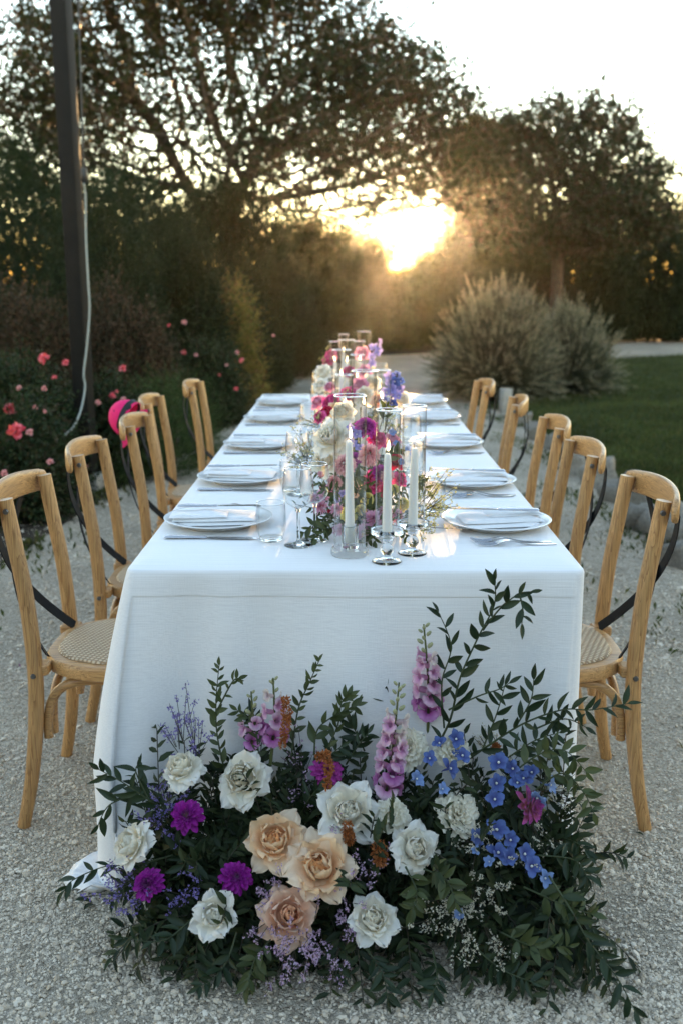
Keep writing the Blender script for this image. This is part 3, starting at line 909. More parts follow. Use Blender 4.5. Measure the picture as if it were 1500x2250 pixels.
root = empty('banquet_table', (TX, (TY0 + TY1) / 2, 0))
tag(root, 'long narrow banquet table under the white cloth', 'table')
MB().box((0, 0, TZ - .025), (TW - .02, TY1 - TY0 - .02, .034), bev=.008).build('tabletop', WOODT, root)
for (sx, sy) in ((-1, -1), (1, -1), (-1, 1), (1, 1), (-1, 0), (1, 0)):
    MB().tube([(sx * .40, sy * 1.66, 0), (sx * .40, sy * 1.66, TZ - .04)], .022, 8).build('leg', WOODT, root)

def tablecloth():
    """a sheet draped over the table: walk the outline of the top, drop to the ground, flare at corners"""
    hx, hy = TW / 2, (TY1 - TY0) / 2
    per = []           # (x, y, outward normal, corner weight)
    rc = .018
    def run(p0, p1, nrm, k):
        for i in range(k):
            t = i / k
            per.append((p0[0] + (p1[0] - p0[0]) * t, p0[1] + (p1[1] - p0[1]) * t, nrm, min(t, 1 - t) * math.dist(p0, p1)))
    def corner(cx, cy, a0, k=10):
        for i in range(k):
            a = R(a0 + 90 * i / k)
            per.append((cx + rc * math.cos(a), cy + rc * math.sin(a), (math.cos(a), math.sin(a)), 0))
    run((-hx + rc, -hy), (hx - rc, -hy), (0, -1), 120); corner(hx - rc, -hy + rc, -90)
    run((hx, -hy + rc), (hx, hy - rc), (1, 0), 150); corner(hx - rc, hy - rc, 0)
    run((hx - rc, hy), (-hx + rc, hy), (0, 1), 60); corner(-hx + rc, hy - rc, 90)
    run((-hx, hy - rc), (-hx, -hy + rc), (-1, 0), 150); corner(-hx + rc, -hy + rc, 180)
    n = len(per)
    V, Q = [], []
    # top
    nin = 14
    for j in range(nin):
        s = .02 + .98 * j / nin
        for (x, y, nr, w) in per:
            z = TZ + .0006 * math.sin(x * 23) * math.sin(y * 9)
            V.append((x * s, y * s, z))
    rows = [(0, 0), (.35, .004), (.8, .0)]
    for (o_, dz) in ((0, 0), (.004, .002), (.006, .007)):
        for (x, y, nr, w) in per:
            V.append((x + nr[0] * o_, y + nr[1] * o_, TZ - dz))
    drops = np.concatenate([np.linspace(.012, .042, 4), [.046, .048, .0495, .0505, .0515, .0525, .0535, .055, .058], np.linspace(.066, .16, 9), np.linspace(.17, .752, 40)])
    for dr in drops:
        f = dr / .752
        for i, (x, y, nr, w) in enumerate(per):
            front = nr[1] < -.99; back = nr[1] > .99; side = abs(nr[0]) > .99
            cw = math.exp(-(w / .11) ** 2)                      # 1 at the corner
            left = x < 0
            out = .006 + .006 * f
            tx = 0.0
            fl = min(1.0, (f / .62)) ** .9 * (1 + .06 * math.sin(f * 6))
            if front:
                # faint ripples, fold line of the ironed cloth, fuller towards the bottom
                out += f ** .75 * (.030 * math.sin(x * 9 + 1.0 + .8 * f) + .016 * math.sin(x * 21 + 2 + 1.6 * f) + .006 * math.sin(x * 41 + 1)) * (1 - cw)
                out += .0015 / (1 + math.exp(max(-40, min(40, (dr - .0515) / .0006)))) * min(1, dr / .02) + .002 * math.sin(x * 3 + 1) * f + .004 * math.sin(x * 31 + 5 * f) * f * f
                out += .02 * f * f
                # right edge slightly drawn in; left edge pulled out into a big soft fold
                if left:
                    e = math.exp(-(w / .12) ** 2); e2 = math.exp(-((w - .12) / .05) ** 2); e3 = math.exp(-((w - .21) / .045) ** 2)
                    out += f ** .8 * (.030 * e - .050 * e2 + .028 * e3)
                    tx = -fl * .075 * math.exp(-(w / .12) ** 1.7)
                else:
                    out += f * .03 * cw - f * .02 * math.exp(-((w - .1) / .05) ** 2)
                    tx = -.012 * f * cw
            elif side:
                out += f * (.030 * math.sin(y * 7.0 + 1) + .02 * math.sin(y * 15 + 3)) * (1 - cw) + .015 * f
                e = math.exp(-(w / .16) ** 2)
                if left and y < 0:
                    out += fl * .072 * e - f * .06 * math.exp(-((w - .2) / .1) ** 2)
                elif y < 0:
                    out += -.012 * f * e
                else:
                    out += .05 * f * e
            elif back:
                out += f * .02 * math.sin(x * 13)
            else:
                if left and y < 0:
                    out += fl * .045; tx = -fl * .055
                elif y < 0:
                    out += f * .015; tx = -.018 * f
                else:
                    out += .04 * f
            V.append((x + nr[0] * out + tx, y + nr[1] * out, TZ - .007 - dr * (.753 / .752)))
    # hem lying on the ground, longest at the left front corner
    for (s, z) in ((.3, .002), (.65, .010), (1, .004)):
        for i, (x, y, nr, w) in enumerate(per):
            bx, by, _ = V[len(V) - n] if False else V[(nin + 3 + len(drops) - 1) * n + i]
            ln = .012
            if x < -.2 and y < -hy * .8:
                ln = .012 + .075 * math.exp(-((w - .0) / .09) ** 2) if abs(nr[0]) < .99 or w < .3 else .012
                ax, ay = -.97, -.1
            else:
                ax, ay = nr
            V.append((bx + ax * ln * s, by + ay * ln * s, z + .006 * math.sin(i * 1.3) * (1 if ln > .02 else 0) + (.012 * math.sin(s * 3.1) if ln > .05 else 0)))
    m = len(V) // n
    for j in range(m - 1):
        for i in range(n):
            k = (i + 1) % n
            Q.append((j * n + i, j * n + k, (j + 1) * n + k, (j + 1) * n + i))
    me = bpy.data.meshes.new('tablecloth')
    me.from_pydata(V, [], Q + [tuple(range(n - 1, -1, -1))]); me.update()
    me.polygons.foreach_set('use_smooth', np.ones(len(me.polygons), dtype=bool))
    o = link('tablecloth', me, LINEN, loc=(TX, (TY0 + TY1) / 2, 0))
    sol = o.modifiers.new('thick', 'SOLIDIFY'); sol.thickness = .0015; sol.offset = -1
    return o
tag(tablecloth(), 'white linen tablecloth draped to the gravel with a pooled left corner', 'tablecloth')

# ------------------------------------------------------------------ chairs
def wood_mat(name, axis, base=(.45, .25, .095), dark=(.25, .115, .038)):
    m, n, l, b = new_mat(name)
    tc = n.new('ShaderNodeTexCoord'); oi = n.new('ShaderNodeObjectInfo')
    mp = n.new('ShaderNodeMapping')
    sc = [46, 46, 46]; sc[axis] = 2.0
    mp.inputs['Scale'].default_value = sc
    l.new(tc.outputs['Object'], mp.inputs[0])
    vm = n.new('ShaderNodeVectorMath'); vm.operation = 'ADD'
    l.new(mp.outputs[0], vm.inputs[0])
    vs_ = n.new('ShaderNodeVectorMath'); vs_.operation = 'SCALE'; vs_.inputs[0].default_value = (13, 7, 19)
    l.new(oi.outputs['Random'], vs_.inputs['Scale']); l.new(vs_.outputs[0], vm.inputs[1])
    no = n.new('ShaderNodeTexNoise'); no.inputs['Scale'].default_value = 1; no.inputs['Detail'].default_value = 3; no.inputs['Distortion'].default_value = .8
    l.new(vm.outputs[0], no.inputs['Vector'])
    # growth rings: bands of a stretched noise
    mu = n.new('ShaderNodeMath'); mu.operation = 'MULTIPLY'; mu.inputs[1].default_value = 9
    sn = n.new('ShaderNodeMath'); sn.operation = 'FRACT'
    l.new(no.outputs['Fac'], mu.inputs[0]); l.new(mu.outputs[0], sn.inputs[0])
    cr = n.new('ShaderNodeValToRGB')
    e = cr.color_ramp.elements
    e[0].position = 0; e[0].color = (*dark, 1); e[1].position = .22; e[1].color = (*[d * .35 + c * .65 for d, c in zip(dark, base)], 1)
    x = e.new(.6); x.color = (*base, 1); x = e.new(1.0); x.color = (*[min(1, c * 1.12) for c in base], 1)
    l.new(sn.outputs[0], cr.inputs[0])
    fi = n.new('ShaderNodeTexNoise'); fi.inputs['Detail'].default_value = 4
    mp2 = n.new('ShaderNodeMapping'); s2 = [300, 300, 300]; s2[axis] = 12; mp2.inputs['Scale'].default_value = s2
    l.new(tc.outputs['Object'], mp2.inputs[0]); l.new(mp2.outputs[0], fi.inputs['Vector']); fi.inputs['Scale'].default_value = 1
    mr = n.new('ShaderNodeMapRange'); mr.inputs[1].default_value = .3; mr.inputs[2].default_value = .7; mr.inputs[3].default_value = .78; mr.inputs[4].default_value = 1.15
    l.new(fi.outputs['Fac'], mr.inputs[0])
    m2 = n.new('ShaderNodeMapRange'); m2.inputs[3].default_value = .85; m2.inputs[4].default_value = 1.12
    l.new(oi.outputs['Random'], m2.inputs[0])
    mm = n.new('ShaderNodeMath'); mm.operation = 'MULTIPLY'; l.new(mr.outputs[0], mm.inputs[0]); l.new(m2.outputs[0], mm.inputs[1])
    hs = n.new('ShaderNodeHueSaturation'); l.new(cr.outputs[0], hs.inputs['Color']); l.new(mm.outputs[0], hs.inputs['Value'])
    l.new(hs.outputs[0], b.inputs['Base Color'])
    b.inputs['Roughness'].default_value = .38; b.inputs['Specular IOR Level'].default_value = .5
    bp = n.new('ShaderNodeBump'); bp.inputs['Strength'].default_value = .08; bp.inputs['Distance'].default_value = .002
    l.new(fi.outputs['Fac'], bp.inputs['Height']); l.new(bp.outputs[0], b.inputs['Normal'])
    return m
WZ, WY, WX = wood_mat('oak_upright', 2), wood_mat('oak_rail', 1), wood_mat('oak_seat', 0)
BLACKM = simple('black_steel', (.006, .0065, .007), .6, .2, 40, metal=.0, spec=.2)
BOLT = simple('bolt_steel', (.16, .16, .16), .35, .1, 40, metal=.9)
def rattan_mat():
    m, n, l, b = new_mat('woven_rattan')
    tc = n.new('ShaderNodeTexCoord')
    mp = n.new('ShaderNodeMapping'); mp.inputs['Rotation'].default_value = (0, 0, R(22)); mp.inputs['Scale'].default_value = (1, 1, 0)
    l.new(tc.outputs['Object'], mp.inputs[0])
    outs = []
    for d in ('X', 'Y'):
        w = n.new('ShaderNodeTexWave'); w.wave_type = 'BANDS'; w.bands_direction = d
        w.inputs['Scale'].default_value = 24 if d == 'X' else 30
        w.inputs['Distortion'].default_value = .6; w.inputs['Detail'].default_value = 1
        l.new(mp.outputs[0], w.inputs['Vector']); outs.append(w)
    mu = n.new('ShaderNodeMath'); mu.operation = 'MULTIPLY'
    l.new(outs[0].outputs['Fac'], mu.inputs[0]); l.new(outs[1].outputs['Fac'], mu.inputs[1])
    cr = n.new('ShaderNodeValToRGB')
    cr.color_ramp.elements[0].color = (.28, .18, .09, 1); cr.color_ramp.elements[1].position = .55; cr.color_ramp.elements[1].color = (.66, .52, .35, 1)
    l.new(mu.outputs[0], cr.inputs[0]); l.new(cr.outputs[0], b.inputs['Base Color'])
    bp = n.new('ShaderNodeBump'); bp.inputs['Strength'].default_value = .8; bp.inputs['Distance'].default_value = .004
    l.new(mu.outputs[0], bp.inputs['Height']); l.new(bp.outputs[0], b.inputs['Normal'])
    b.inputs['Roughness'].default_value = .55
    return m
RATTAN = rattan_mat()

def make_chair():
    """local: faces +X, rear posts near x = 0 (seat level), origin on the ground between the rear posts"""
    root = empty('crossback_chair')
    SZ = .437
    # rear posts: one bent piece each from foot to top
    for s in (-1, 1):
        pts = catmull([(-.048, s * .200, .0), (-.022, s * .188, .13), (-.005, s * .176, .28), (.0, s * .168, .42), (-.010, s * .164, .60), (-.030, s * .162, .75), (-.046, s * .162, .862)], 6)
        rad = [.0165 + .0035 * min(1, p.z / .3) if p.z < .3 else .0200 - .0015 * (p.z - .3) for p in pts]
        po = MB().tube(pts, rad, 14).build('rear_post', WZ, root, sharp=50)
        for (z, x) in ((.835, -.052), (.41, -.012)):
            MB().lathe([(0, .004), (.006, .003), (.0075, 0), (.0075, -.004)], 10).build('bolt', BOLT, po, loc=(x + .012, s * (.162 if z > .5 else .168) + s * .0195, z), rot=(-s * R(90), 0, 0))
    # crest rail: steamed band behind the posts, ends rounded and dropping
    n = 26; V, F = [], []
    sec = 14
    for i in range(n + 1):
        t = i / n * 2 - 1
        y = t * .222
        bow = -.060 - .044 * (1 - abs(t) ** 2.2) + .006
        hh = .0345 * (1 - .16 * t * t) * (1 if abs(t) < .86 else math.sqrt(max(0, 1 - ((abs(t) - .86) / .142) ** 2)))
        zc = .852 - .012 * t * t * 1.0
        th = .0092 * (1 if abs(t) < .93 else math.sqrt(max(.02, 1 - ((abs(t) - .93) / .072) ** 2)))
        # local frame in the plan curve
        dxdy = -.044 * (-2.2 * abs(t) ** 1.2 * math.copysign(1, t)) / .222
        nx, ny = 1 / math.hypot(1, dxdy), -dxdy / math.hypot(1, dxdy)
        for k in range(sec):
            a = 2 * math.pi * k / sec
            ca, sa = math.cos(a), math.sin(a)
            pw = lambda q: math.copysign(abs(q) ** .55, q)
            u, w = pw(ca) * th, pw(sa) * hh
            V.append((bow + nx * u + .004 * 0, y + ny * u, zc + w))
    for i in range(n):
        for k in range(sec):
            k2 = (k + 1) % sec
            F.append((i * sec + k, i * sec + k2, (i + 1) * sec + k2, (i + 1) * sec + k))
    F.append(tuple(range(sec - 1, -1, -1))); F.append(tuple(n * sec + k for k in range(sec)))
    MB().add(V, F).build('crest_rail', WY, root, sharp=60)
    # crossed steel straps, bowed to the rear
    for s in (-1, 1):
        pts = bez((-.094, s * .120, .822), (-.118, s * .055, .70), (-.108, -s * .04, .58), (.022, -s * .118, SZ + .002), 20)
        pts = [p + Vector((-.003 * s, 0, 0)) for p in pts]
        ups = []
        for k_ in range(len(pts)):
            tg = pts[min(k_ + 1, len(pts) - 1)] - pts[max(k_ - 1, 0)]
            ups.append(Vector((0, -tg.z, tg.y)))
        MB().band(pts, ups, .030, .003).build('back_strap', BLACKM, root, smooth=False)
    # seat: shaped board with woven panel
    def outline(k, grow=0.0):
        out = []
        for i in range(k):
            a = 2 * math.pi * i / k
            c, s_ = math.cos(a), math.sin(a)
            e = .62
            x = .205 + (.205 + grow) * math.copysign(abs(c) ** e, c)
            wy = .205 if c > 0 else .205 - .042 * (-c)
            y = (wy + grow) * math.copysign(abs(s_) ** e, s_)
            out.append((x, y))
        return out
    k = 56
    O = outline(k)
    m = MB(); vs_ = []
    for (g_, z) in ((-.010, SZ - .040), (0, SZ - .034), (.002, SZ - .010), (-.004, SZ), (-.030, SZ + .001)):
        vs_ += [(x, y, z) for (x, y) in outline(k, g_)]
    fs = []
    for j in range(4):
        for i in range(k):
            i2 = (i + 1) % k
            fs.append((j * k + i, j * k + i2, (j + 1) * k + i2, (j + 1) * k + i))
    fs.append(tuple(range(k - 1, -1, -1))); fs.append(tuple(4 * k + i for i in range(k)))
    seat = m.add(vs_, fs).build('seat_frame', WX, root, sharp=50)
    vs_, fs = [], []
    for (g_, z) in ((-.026, SZ + .002), (-.030, SZ + .007), (-.05, SZ + .010), (-.10, SZ + .013), (-.16, SZ + .014)):
        vs_ += [(x, y, z) for (x, y) in outline(k, g_)]
    for j in range(4):
        for i in range(k):
            i2 = (i + 1) % k
            fs.append((j * k + i, j * k + i2, (j + 1) * k + i2, (j + 1) * k + i))
    fs.append(tuple(4 * k + i for i in range(k)))
    MB().add(vs_, fs).build('woven_panel', RATTAN, seat)
    for s in (-1, 1):
        MB().box((.006, s * .150, SZ - .017), (.055, .045, .030), bev=.008).build('seat_block', WX, root)
    # front legs
    for s in (-1, 1):
        pts = [(.375, s * .185, 0), (.362, s * .178, .20), (.352, s * .172, SZ - .03)]
        MB().tube(catmull(pts, 5), [.0145] + [.0165 + .0004 * i for i in range(10)], 12).build('front_leg', WZ, root)
    # bent braces under the seat on all four sides
    zb, zt = .232, SZ - .052
    for s in (-1, 1):
        y0, y1 = s * .158, s * .150
        pts = [(.020, y0, zb)] + bez((.020, y0, zb + .02), (.022, y0, zt - .01), (.075, y1, zt), (.15, y1, zt), 9) + bez((.20, y1, zt), (.275, y1, zt), (.33, y0, zt - .02), (.337, y0, zb + .02), 9) + [(.338, y0, zb)]
        MB().tube(pts, .0125, 10).build('side_brace', WX, root)
    for (x, w) in ((.352 - .03, .135), (.026, .128)):
        pts = [(x, -w, zb)] + bez((x, -w, zb + .02), (x, -w, zt - .03), (x, -w + .06, zt - .026), (x, -.04, zt - .026), 9) + bez((x, .04, zt - .026), (x, w - .06, zt - .026), (x, w, zt - .03), (x, w, zb + .02), 9) + [(x, w, zb)]
        MB().tube(pts, .0115, 10).build('cross_brace', WY, root)
    return root
chair0 = make_chair()
# (x of rear posts, y of chair middle, turn)
left_ch = [(-.792, 2.535, 0), (-.785, 3.175, 1.0), (-.758, 3.815, -.5), (-.835, 4.525, 1.0), (-.752, 5.24, 0)]
right_ch = [(.722, 2.53, 0), (.703, 3.17, 0), (.726, 3.765, .8), (.705, 4.50, 7.0), (.662, 5.29, -1.0)]
ords = ['nearest', 'second', 'third', 'fourth', 'farthest']
first = True
for side, lst in (('left', left_ch), ('right', right_ch)):
    for i, (x, y, tr) in enumerate(lst):
        c = chair0 if first else copy_tree(chair0)
        first = False
        c.location = (x, y, 0)
        c.rotation_euler = (0, 0, R(tr) if side == 'left' else R(180 - tr))
        w = ords[i] + (' from the camera' if 0 < i < 4 else '')
        extra = ' with pink cap hung over it' if (side, i) == ('left', 3) else ''
        tag(c, f'oak crossback chair, {w} on the {side}' + extra, 'chair', 'crossback chairs along the table')

# ------------------------------------------------------------------ glass, china, silver
def thin_glass(name, tint=(.97, .98, .98), edge=1.0):
    """thin blown wall: clear straight on, mirror-like at grazing angles"""
    m, n, l, b = new_mat(name); n.remove(b)
    tr = n.new('ShaderNodeBsdfTransparent'); tr.inputs[0].default_value = (*tint, 1)
    gl = n.new('ShaderNodeBsdfGlossy'); gl.inputs['Roughness'].default_value = .02
    fr = n.new('ShaderNodeLayerWeight'); fr.inputs['Blend'].default_value = .5
    pw_ = n.new('ShaderNodeMath'); pw_.operation = 'POWER'; pw_.inputs[1].default_value = 2.4
    mu = n.new('ShaderNodeMapRange'); mu.inputs[3].default_value = .06; mu.inputs[4].default_value = edge
    mx = n.new('ShaderNodeMixShader')
    l.new(fr.outputs['Facing'], pw_.inputs[0]); l.new(pw_.outputs[0], mu.inputs[0]); l.new(mu.outputs[0], mx.inputs[0])
    l.new(tr.outputs[0], mx.inputs[1]); l.new(gl.outputs[0], mx.inputs[2])
    l.new(mx.outputs[0], n['Material Output'].inputs['Surface'])
    return m
THIN = thin_glass('thin_glass', edge=.95)
GLASS, gn, gl_, gb = new_mat('solid_glass')
gb.inputs['Transmission Weight'].default_value = 1; gb.inputs['Roughness'].default_value = 0; gb.inputs['IOR'].default_value = 1.33
gb.inputs['Base Color'].default_value = (.97, .985, .985, 1)
CHINA = simple('white_china', (.74, .74, .73), .18, .03, 20, spec=.5)
SILVER = simple('polished_steel', (.55, .55, .56), .16, .06, 60, metal=1)
NAPK = simple('white_napkin', (.78, .78, .78), .85, .04, 60, .15, .2, bump_scale=500)
PAPER = simple('card_paper', (.78, .77, .74), .8, .03, 30)
WAX = simple('white_wax', (.82, .80, .76), .45, .03, 10, spec=.4, sss=.3)
FLAME, fn, fl_, fb = new_mat('flame')
fb.inputs['Base Color'].default_value = (0, 0, 0, 1)
fb.inputs['Emission Color'].default_value = (1, .72, .34, 1); fb.inputs['Emission Strength'].default_value = 1.6
WICK = simple('wick', (.02, .017, .015), .9, .1, 10)

def mesh_of(mb, name, material, sharp=45, smooth=True):
    me = mb.mesh(name, smooth, sharp); me.materials.append(material); return me

ME = {}
ME['plate'] = mesh_of(MB().lathe([(0, .004), (.075, .004), (.082, .0), (.088, .0), (.092, .004), (.100, .011), (.136, .0195), (.1405, .0215), (.1415, .0230), (.1400, .0238), (.134, .0228), (.104, .0150), (.097, .0105), (.088, .0082), (0, .0078)], 72), 'plate', CHINA, 60)
# wine glass: bowl shell and solid stem with foot
wb = [(.004, .0935), (.016, .0965), (.027, .105), (.0345, .118), (.0375, .133), (.0370, .150), (.0345, .170), (.0318, .190)]
ME['wine_bowl'] = mesh_of(MB().lathe(wb, 40), 'bowl', THIN, None)
rim = lambda r, z, w=.0011: MB().lathe([(r - w, z), (r - w * .4, z + w), (r + w * .5, z + w * .6), (r + w * .4, z - w)], 40, closed=True)
ME['wine_rim'] = mesh_of(rim(.0318, .1905), 'rim', GLASS, None)
ME['wine_stem'] = mesh_of(MB().lathe([(0, .002), (.030, .0012), (.0345, .0008), (.0352, .0022), (.030, .0042), (.014, .0065), (.0065, .011), (.0042, .020), (.0036, .050), (.0038, .080), (.0052, .0895), (.010, .0945), (0, .0965)], 32), 'stem', GLASS, None)
tw = [(.0285, .010), (.0325, .018), (.0355, .032), (.0366, .052), (.0362, .075), (.0348, .096)]
ME['tumbler_wall'] = mesh_of(MB().lathe(tw, 40), 'wall', THIN, None)
ME['tumbler_base'] = mesh_of(MB().lathe([(0, .0015), (.022, .0008), (.0262, .0022), (.0285, .007), (.0290, .0105), (.0262, .0118), (.018, .0125), (0, .0128)], 32), 'base', GLASS, None)
ME['tumbler_rim'] = mesh_of(rim(.0348, .0965), 'rim', GLASS, None)

def knife_mesh():
    m = MB()
    # handle (x 0 .. .095) then bolster, blade to .235
    pts = [(0, 0, .005), (.004, 0, .0052), (.03, 0, .0055), (.07, 0, .005), (.092, 0, .0045), (.100, 0, .0045), (.106, 0, .0042)]
    m.tube(pts, [.0030, .0062, .0070, .0056, .0046, .0056, .0036], 12, flat=(.62, 1.25), up=(0, 0, 1))
    n = 14; V, F = [], []
    for i in range(n + 1):
        t = i / n; x = .106 + .129 * t
        back = .0058 + .0006 * math.sin(t * 3); belly = -.0065 - .0035 * math.sin(t * 2.6)
        if t > .8: back = .0058 * (1 - ((t - .8) / .2) ** 1.6) + belly * ((t - .8) / .2) ** 1.6
        if i == 0: back, belly = .004, -.004
        V += [(x, back, .0042 + .0008), (x, belly, .0042), (x, back, .0030)]
    for i in range(n):
        a, b = i * 3, i * 3 + 3
        F += [(a, b, b + 1, a + 1), (a + 1, b + 1, b + 2, a + 2), (a + 2, b + 2, b, a)]
    m.add(V, F)
    return mesh_of(m, 'table_knife', SILVER, 40)
def fork_mesh():
    m = MB()
    def zc(x): return .003 + .011 * math.exp(-((x - .118) / .030) ** 2) + (.008 * ((x - .15) / .05) ** 2 if x > .15 else 0)
    xs = np.linspace(0, .148, 18); V, F = [], []
    for x in xs:
        w = .0065 * (1 - .55 * min(1, x / .085)) + (.0095 * max(0, (x - .112) / .036) ** .7 if x > .112 else 0) + .0008
        if x < .004: w *= .5
        z = zc(x); V += [(x, -w, z), (x, w, z), (x, w * .8, z - .0022), (x, -w * .8, z - .0022)]
    for i in range(len(xs) - 1):
        for k in range(4):
            F.append((i * 4 + k, i * 4 + (k + 1) % 4, i * 4 + 4 + (k + 1) % 4, i * 4 + 4 + k))
    F += [(3, 2, 1, 0), tuple((len(xs) - 1) * 4 + k for k in range(4))]
    m.add(V, F)
    for y in (-.0105, -.0035, .0035, .0105):
        pts = [(x, y * (1 - .1 * (x - .146) / .05), zc(x) - .001) for x in np.linspace(.145, .198, 6)]
        m.tube(pts, [.0018, .0018, .0017, .0015, .0012, .0006], 6)
    return mesh_of(m, 'table_fork', SILVER, 50)
ME['knife'], ME['fork'] = knife_mesh(), fork_mesh()

def napkin_mesh(seed):
    r_ = np.random.default_rng(seed); ph = r_.uniform(0, 6, 6)
    nx, ny = 30, 18
    def layer(x0, x1, y0, y1, z, amp, th):
        V, F = [], []
        for s in (1, 0):
            for j in range(ny + 1):
                for i in range(nx + 1):
                    u, v = i / nx, j / ny
                    x = x0 + (x1 - x0) * u; y = y0 + (y1 - y0) * v + .004 * math.sin(u * 5 + ph[0])
                    e = min(u, 1 - u, v * 1.6, (1 - v) * 1.6)
                    puff = th * (1 - math.exp(-e * 14))
                    w = amp * (math.sin(u * 7 + ph[1] + v * 2) * math.sin(v * 5 + ph[2]) + .6 * math.sin(u * 13 + ph[3]) * v)
                    V.append((x, y, z + (puff + w * min(1, e * 8) if s else w * min(1, e * 8) * .6 - .0002)))
        q = (nx + 1)
        for s in (0, 1):
            o = s * q * (ny + 1)
            for j in range(ny):
                for i in range(nx):
                    f = (o + j * q + i, o + j * q + i + 1, o + (j + 1) * q + i + 1, o + (j + 1) * q + i)
                    F.append(f if s == 0 else f[::-1])
        o = q * (ny + 1)
        bd = [i for i in range(nx)] + [nx + j * q for j in range(ny)] + [ny * q + i for i in range(nx, 0, -1)] + [j * q for j in range(ny, 0, -1)]
        for a, b in zip(bd, bd[1:] + bd[:1]): F.append((a, b, b + o, a + o)[::-1])
        return V, F
    m = MB()
    m.add(*layer(-.115, .115, -.062, .062, .0105, .0012, .008))
    m.add(*layer(-.112, .100, -.058, .050, .0200, .0016, .009))
    m.add(*layer(-.118, .03, -.060, .02, .0300, .002, .006))
    return mesh_of(m, 'napkin', NAPK, 40)
ME['napkin'] = [napkin_mesh(k) for k in range(3)]

seatY = [(2.535, 2.52), (3.12, 3.07), (3.80, 3.83), (4.56, 4.60), (5.19, 5.25)]
pw = ['nearest', 'second', 'third', 'fourth', 'farthest']
def thing_mesh(name, me, loc, rot, label, cat, group):
    return tag(link(name, me, None, None, loc, rot), label, cat, group)
def glass(name, parts, loc, label, group):
    e = empty(name, loc, rng.uniform(0, 6)); tag(e, label, 'glass', group)
    for (nm, k) in parts: link(nm, ME[k], None, e)
WINE = (('bowl', 'wine_bowl'), ('rim', 'wine_rim'), ('stem', 'wine_stem'))
TUMB = (('wall', 'tumbler_wall'), ('base', 'tumbler_base'), ('rim', 'tumbler_rim'))
Z0 = TZ + .0012
for i in range(5):
    for side, sg in (('left', 1), ('right', -1)):
        y = seatY[i][0 if side == 'left' else 1]
        x = -.338 if side == 'left' else .385
        rz = 0 if side == 'left' else math.pi
        where = f'{pw[i]} place on the {side}'
        j = lambda s: float(rng.normal(0, s))
        def at(u, v, du=.004):                      # u: towards the table middle, v: to the diner's right
            return (x + sg * u + j(du), y - sg * v + j(du))
        thing_mesh('dinner_plate', ME['plate'], (x, y, Z0), (0, 0, j(1)), f'white dinner plate at the {where}', 'plate', 'dinner plates')
        thing_mesh('napkin', ME['napkin'][(i + (side == 'left')) % 3], (x + j(.006), y + j(.006), Z0 + .0005), (0, 0, rz + (.10 if side == 'right' else -.06) + j(.05)), f'folded white napkin on the plate at the {where}', 'napkin', 'folded napkins')
        a = at(-.105, -.012)
        thing_mesh('small_knife', ME['knife'], (*a, Z0 + .0415), (0, R(-1), rz + j(.06) - sg * .07 * (1 if side == 'left' else -1)), f'steel knife lying on the napkin at the {where}', 'knife', 'knives on the napkins')
        a = at(-.122, .160)
        thing_mesh('table_knife', ME['knife'], (*a, Z0), (0, 0, rz + j(.02)), f'steel knife beside the plate at the {where}', 'knife', 'knives beside the plates')
        for q, (v, nm) in enumerate(((-.166, 'inner'), (-.192, 'outer'))):
            a = at(-.118 + .010 * q, v)
            thing_mesh('table_fork', ME['fork'], (*a, Z0), (0, 0, rz + j(.02) + (.10 if (side == 'right' and q) else 0)), f'{nm} steel fork at the {where}', 'fork', 'forks beside the plates')
        a = at(.163, .150, .01); glass('water_tumbler', TUMB, (*a, Z0), f'clear water tumbler at the {where}', 'water tumblers')
        a = at(.218, .222, .008) if i == 0 else at(.20, .215, .015); glass('wine_glass', WINE, (*a, Z0), f'clear wine glass nearer the plate at the {where}', 'wine glasses')
        a = at(.252, .165, .006) if i == 0 else at(.262, .150, .015); glass('wine_glass', WINE, (*a, Z0), f'clear wine glass nearer the flowers at the {where}', 'wine glasses')
# place card sticking out of the nearest right napkin
m = MB().box((0, 0, 0), (.075, .022, .0006))
tag(m.build('place_card', PAPER, loc=(.262, 2.475, Z0 + .018), rot=(R(-35), R(24), R(-38)), smooth=False), 'small white paper place card leaning off the nearest right plate', 'card')

# ------------------------------------------------------------------ candles in glass chimneys
def cyl_wall(r, h): return mesh_of(MB().lathe([(r, 0), (r, h * .5), (r, h)], 48), 'wall', THIN, None)
ME['big_wall'], ME['big_rim'] = cyl_wall(.0365, .352), mesh_of(rim(.0365, .3525, .0016), 'rim', GLASS, None)
ME['small_wall'], ME['small_rim'] = cyl_wall(.0272, .275), mesh_of(rim(.0272, .2755, .0015), 'rim', GLASS, None)
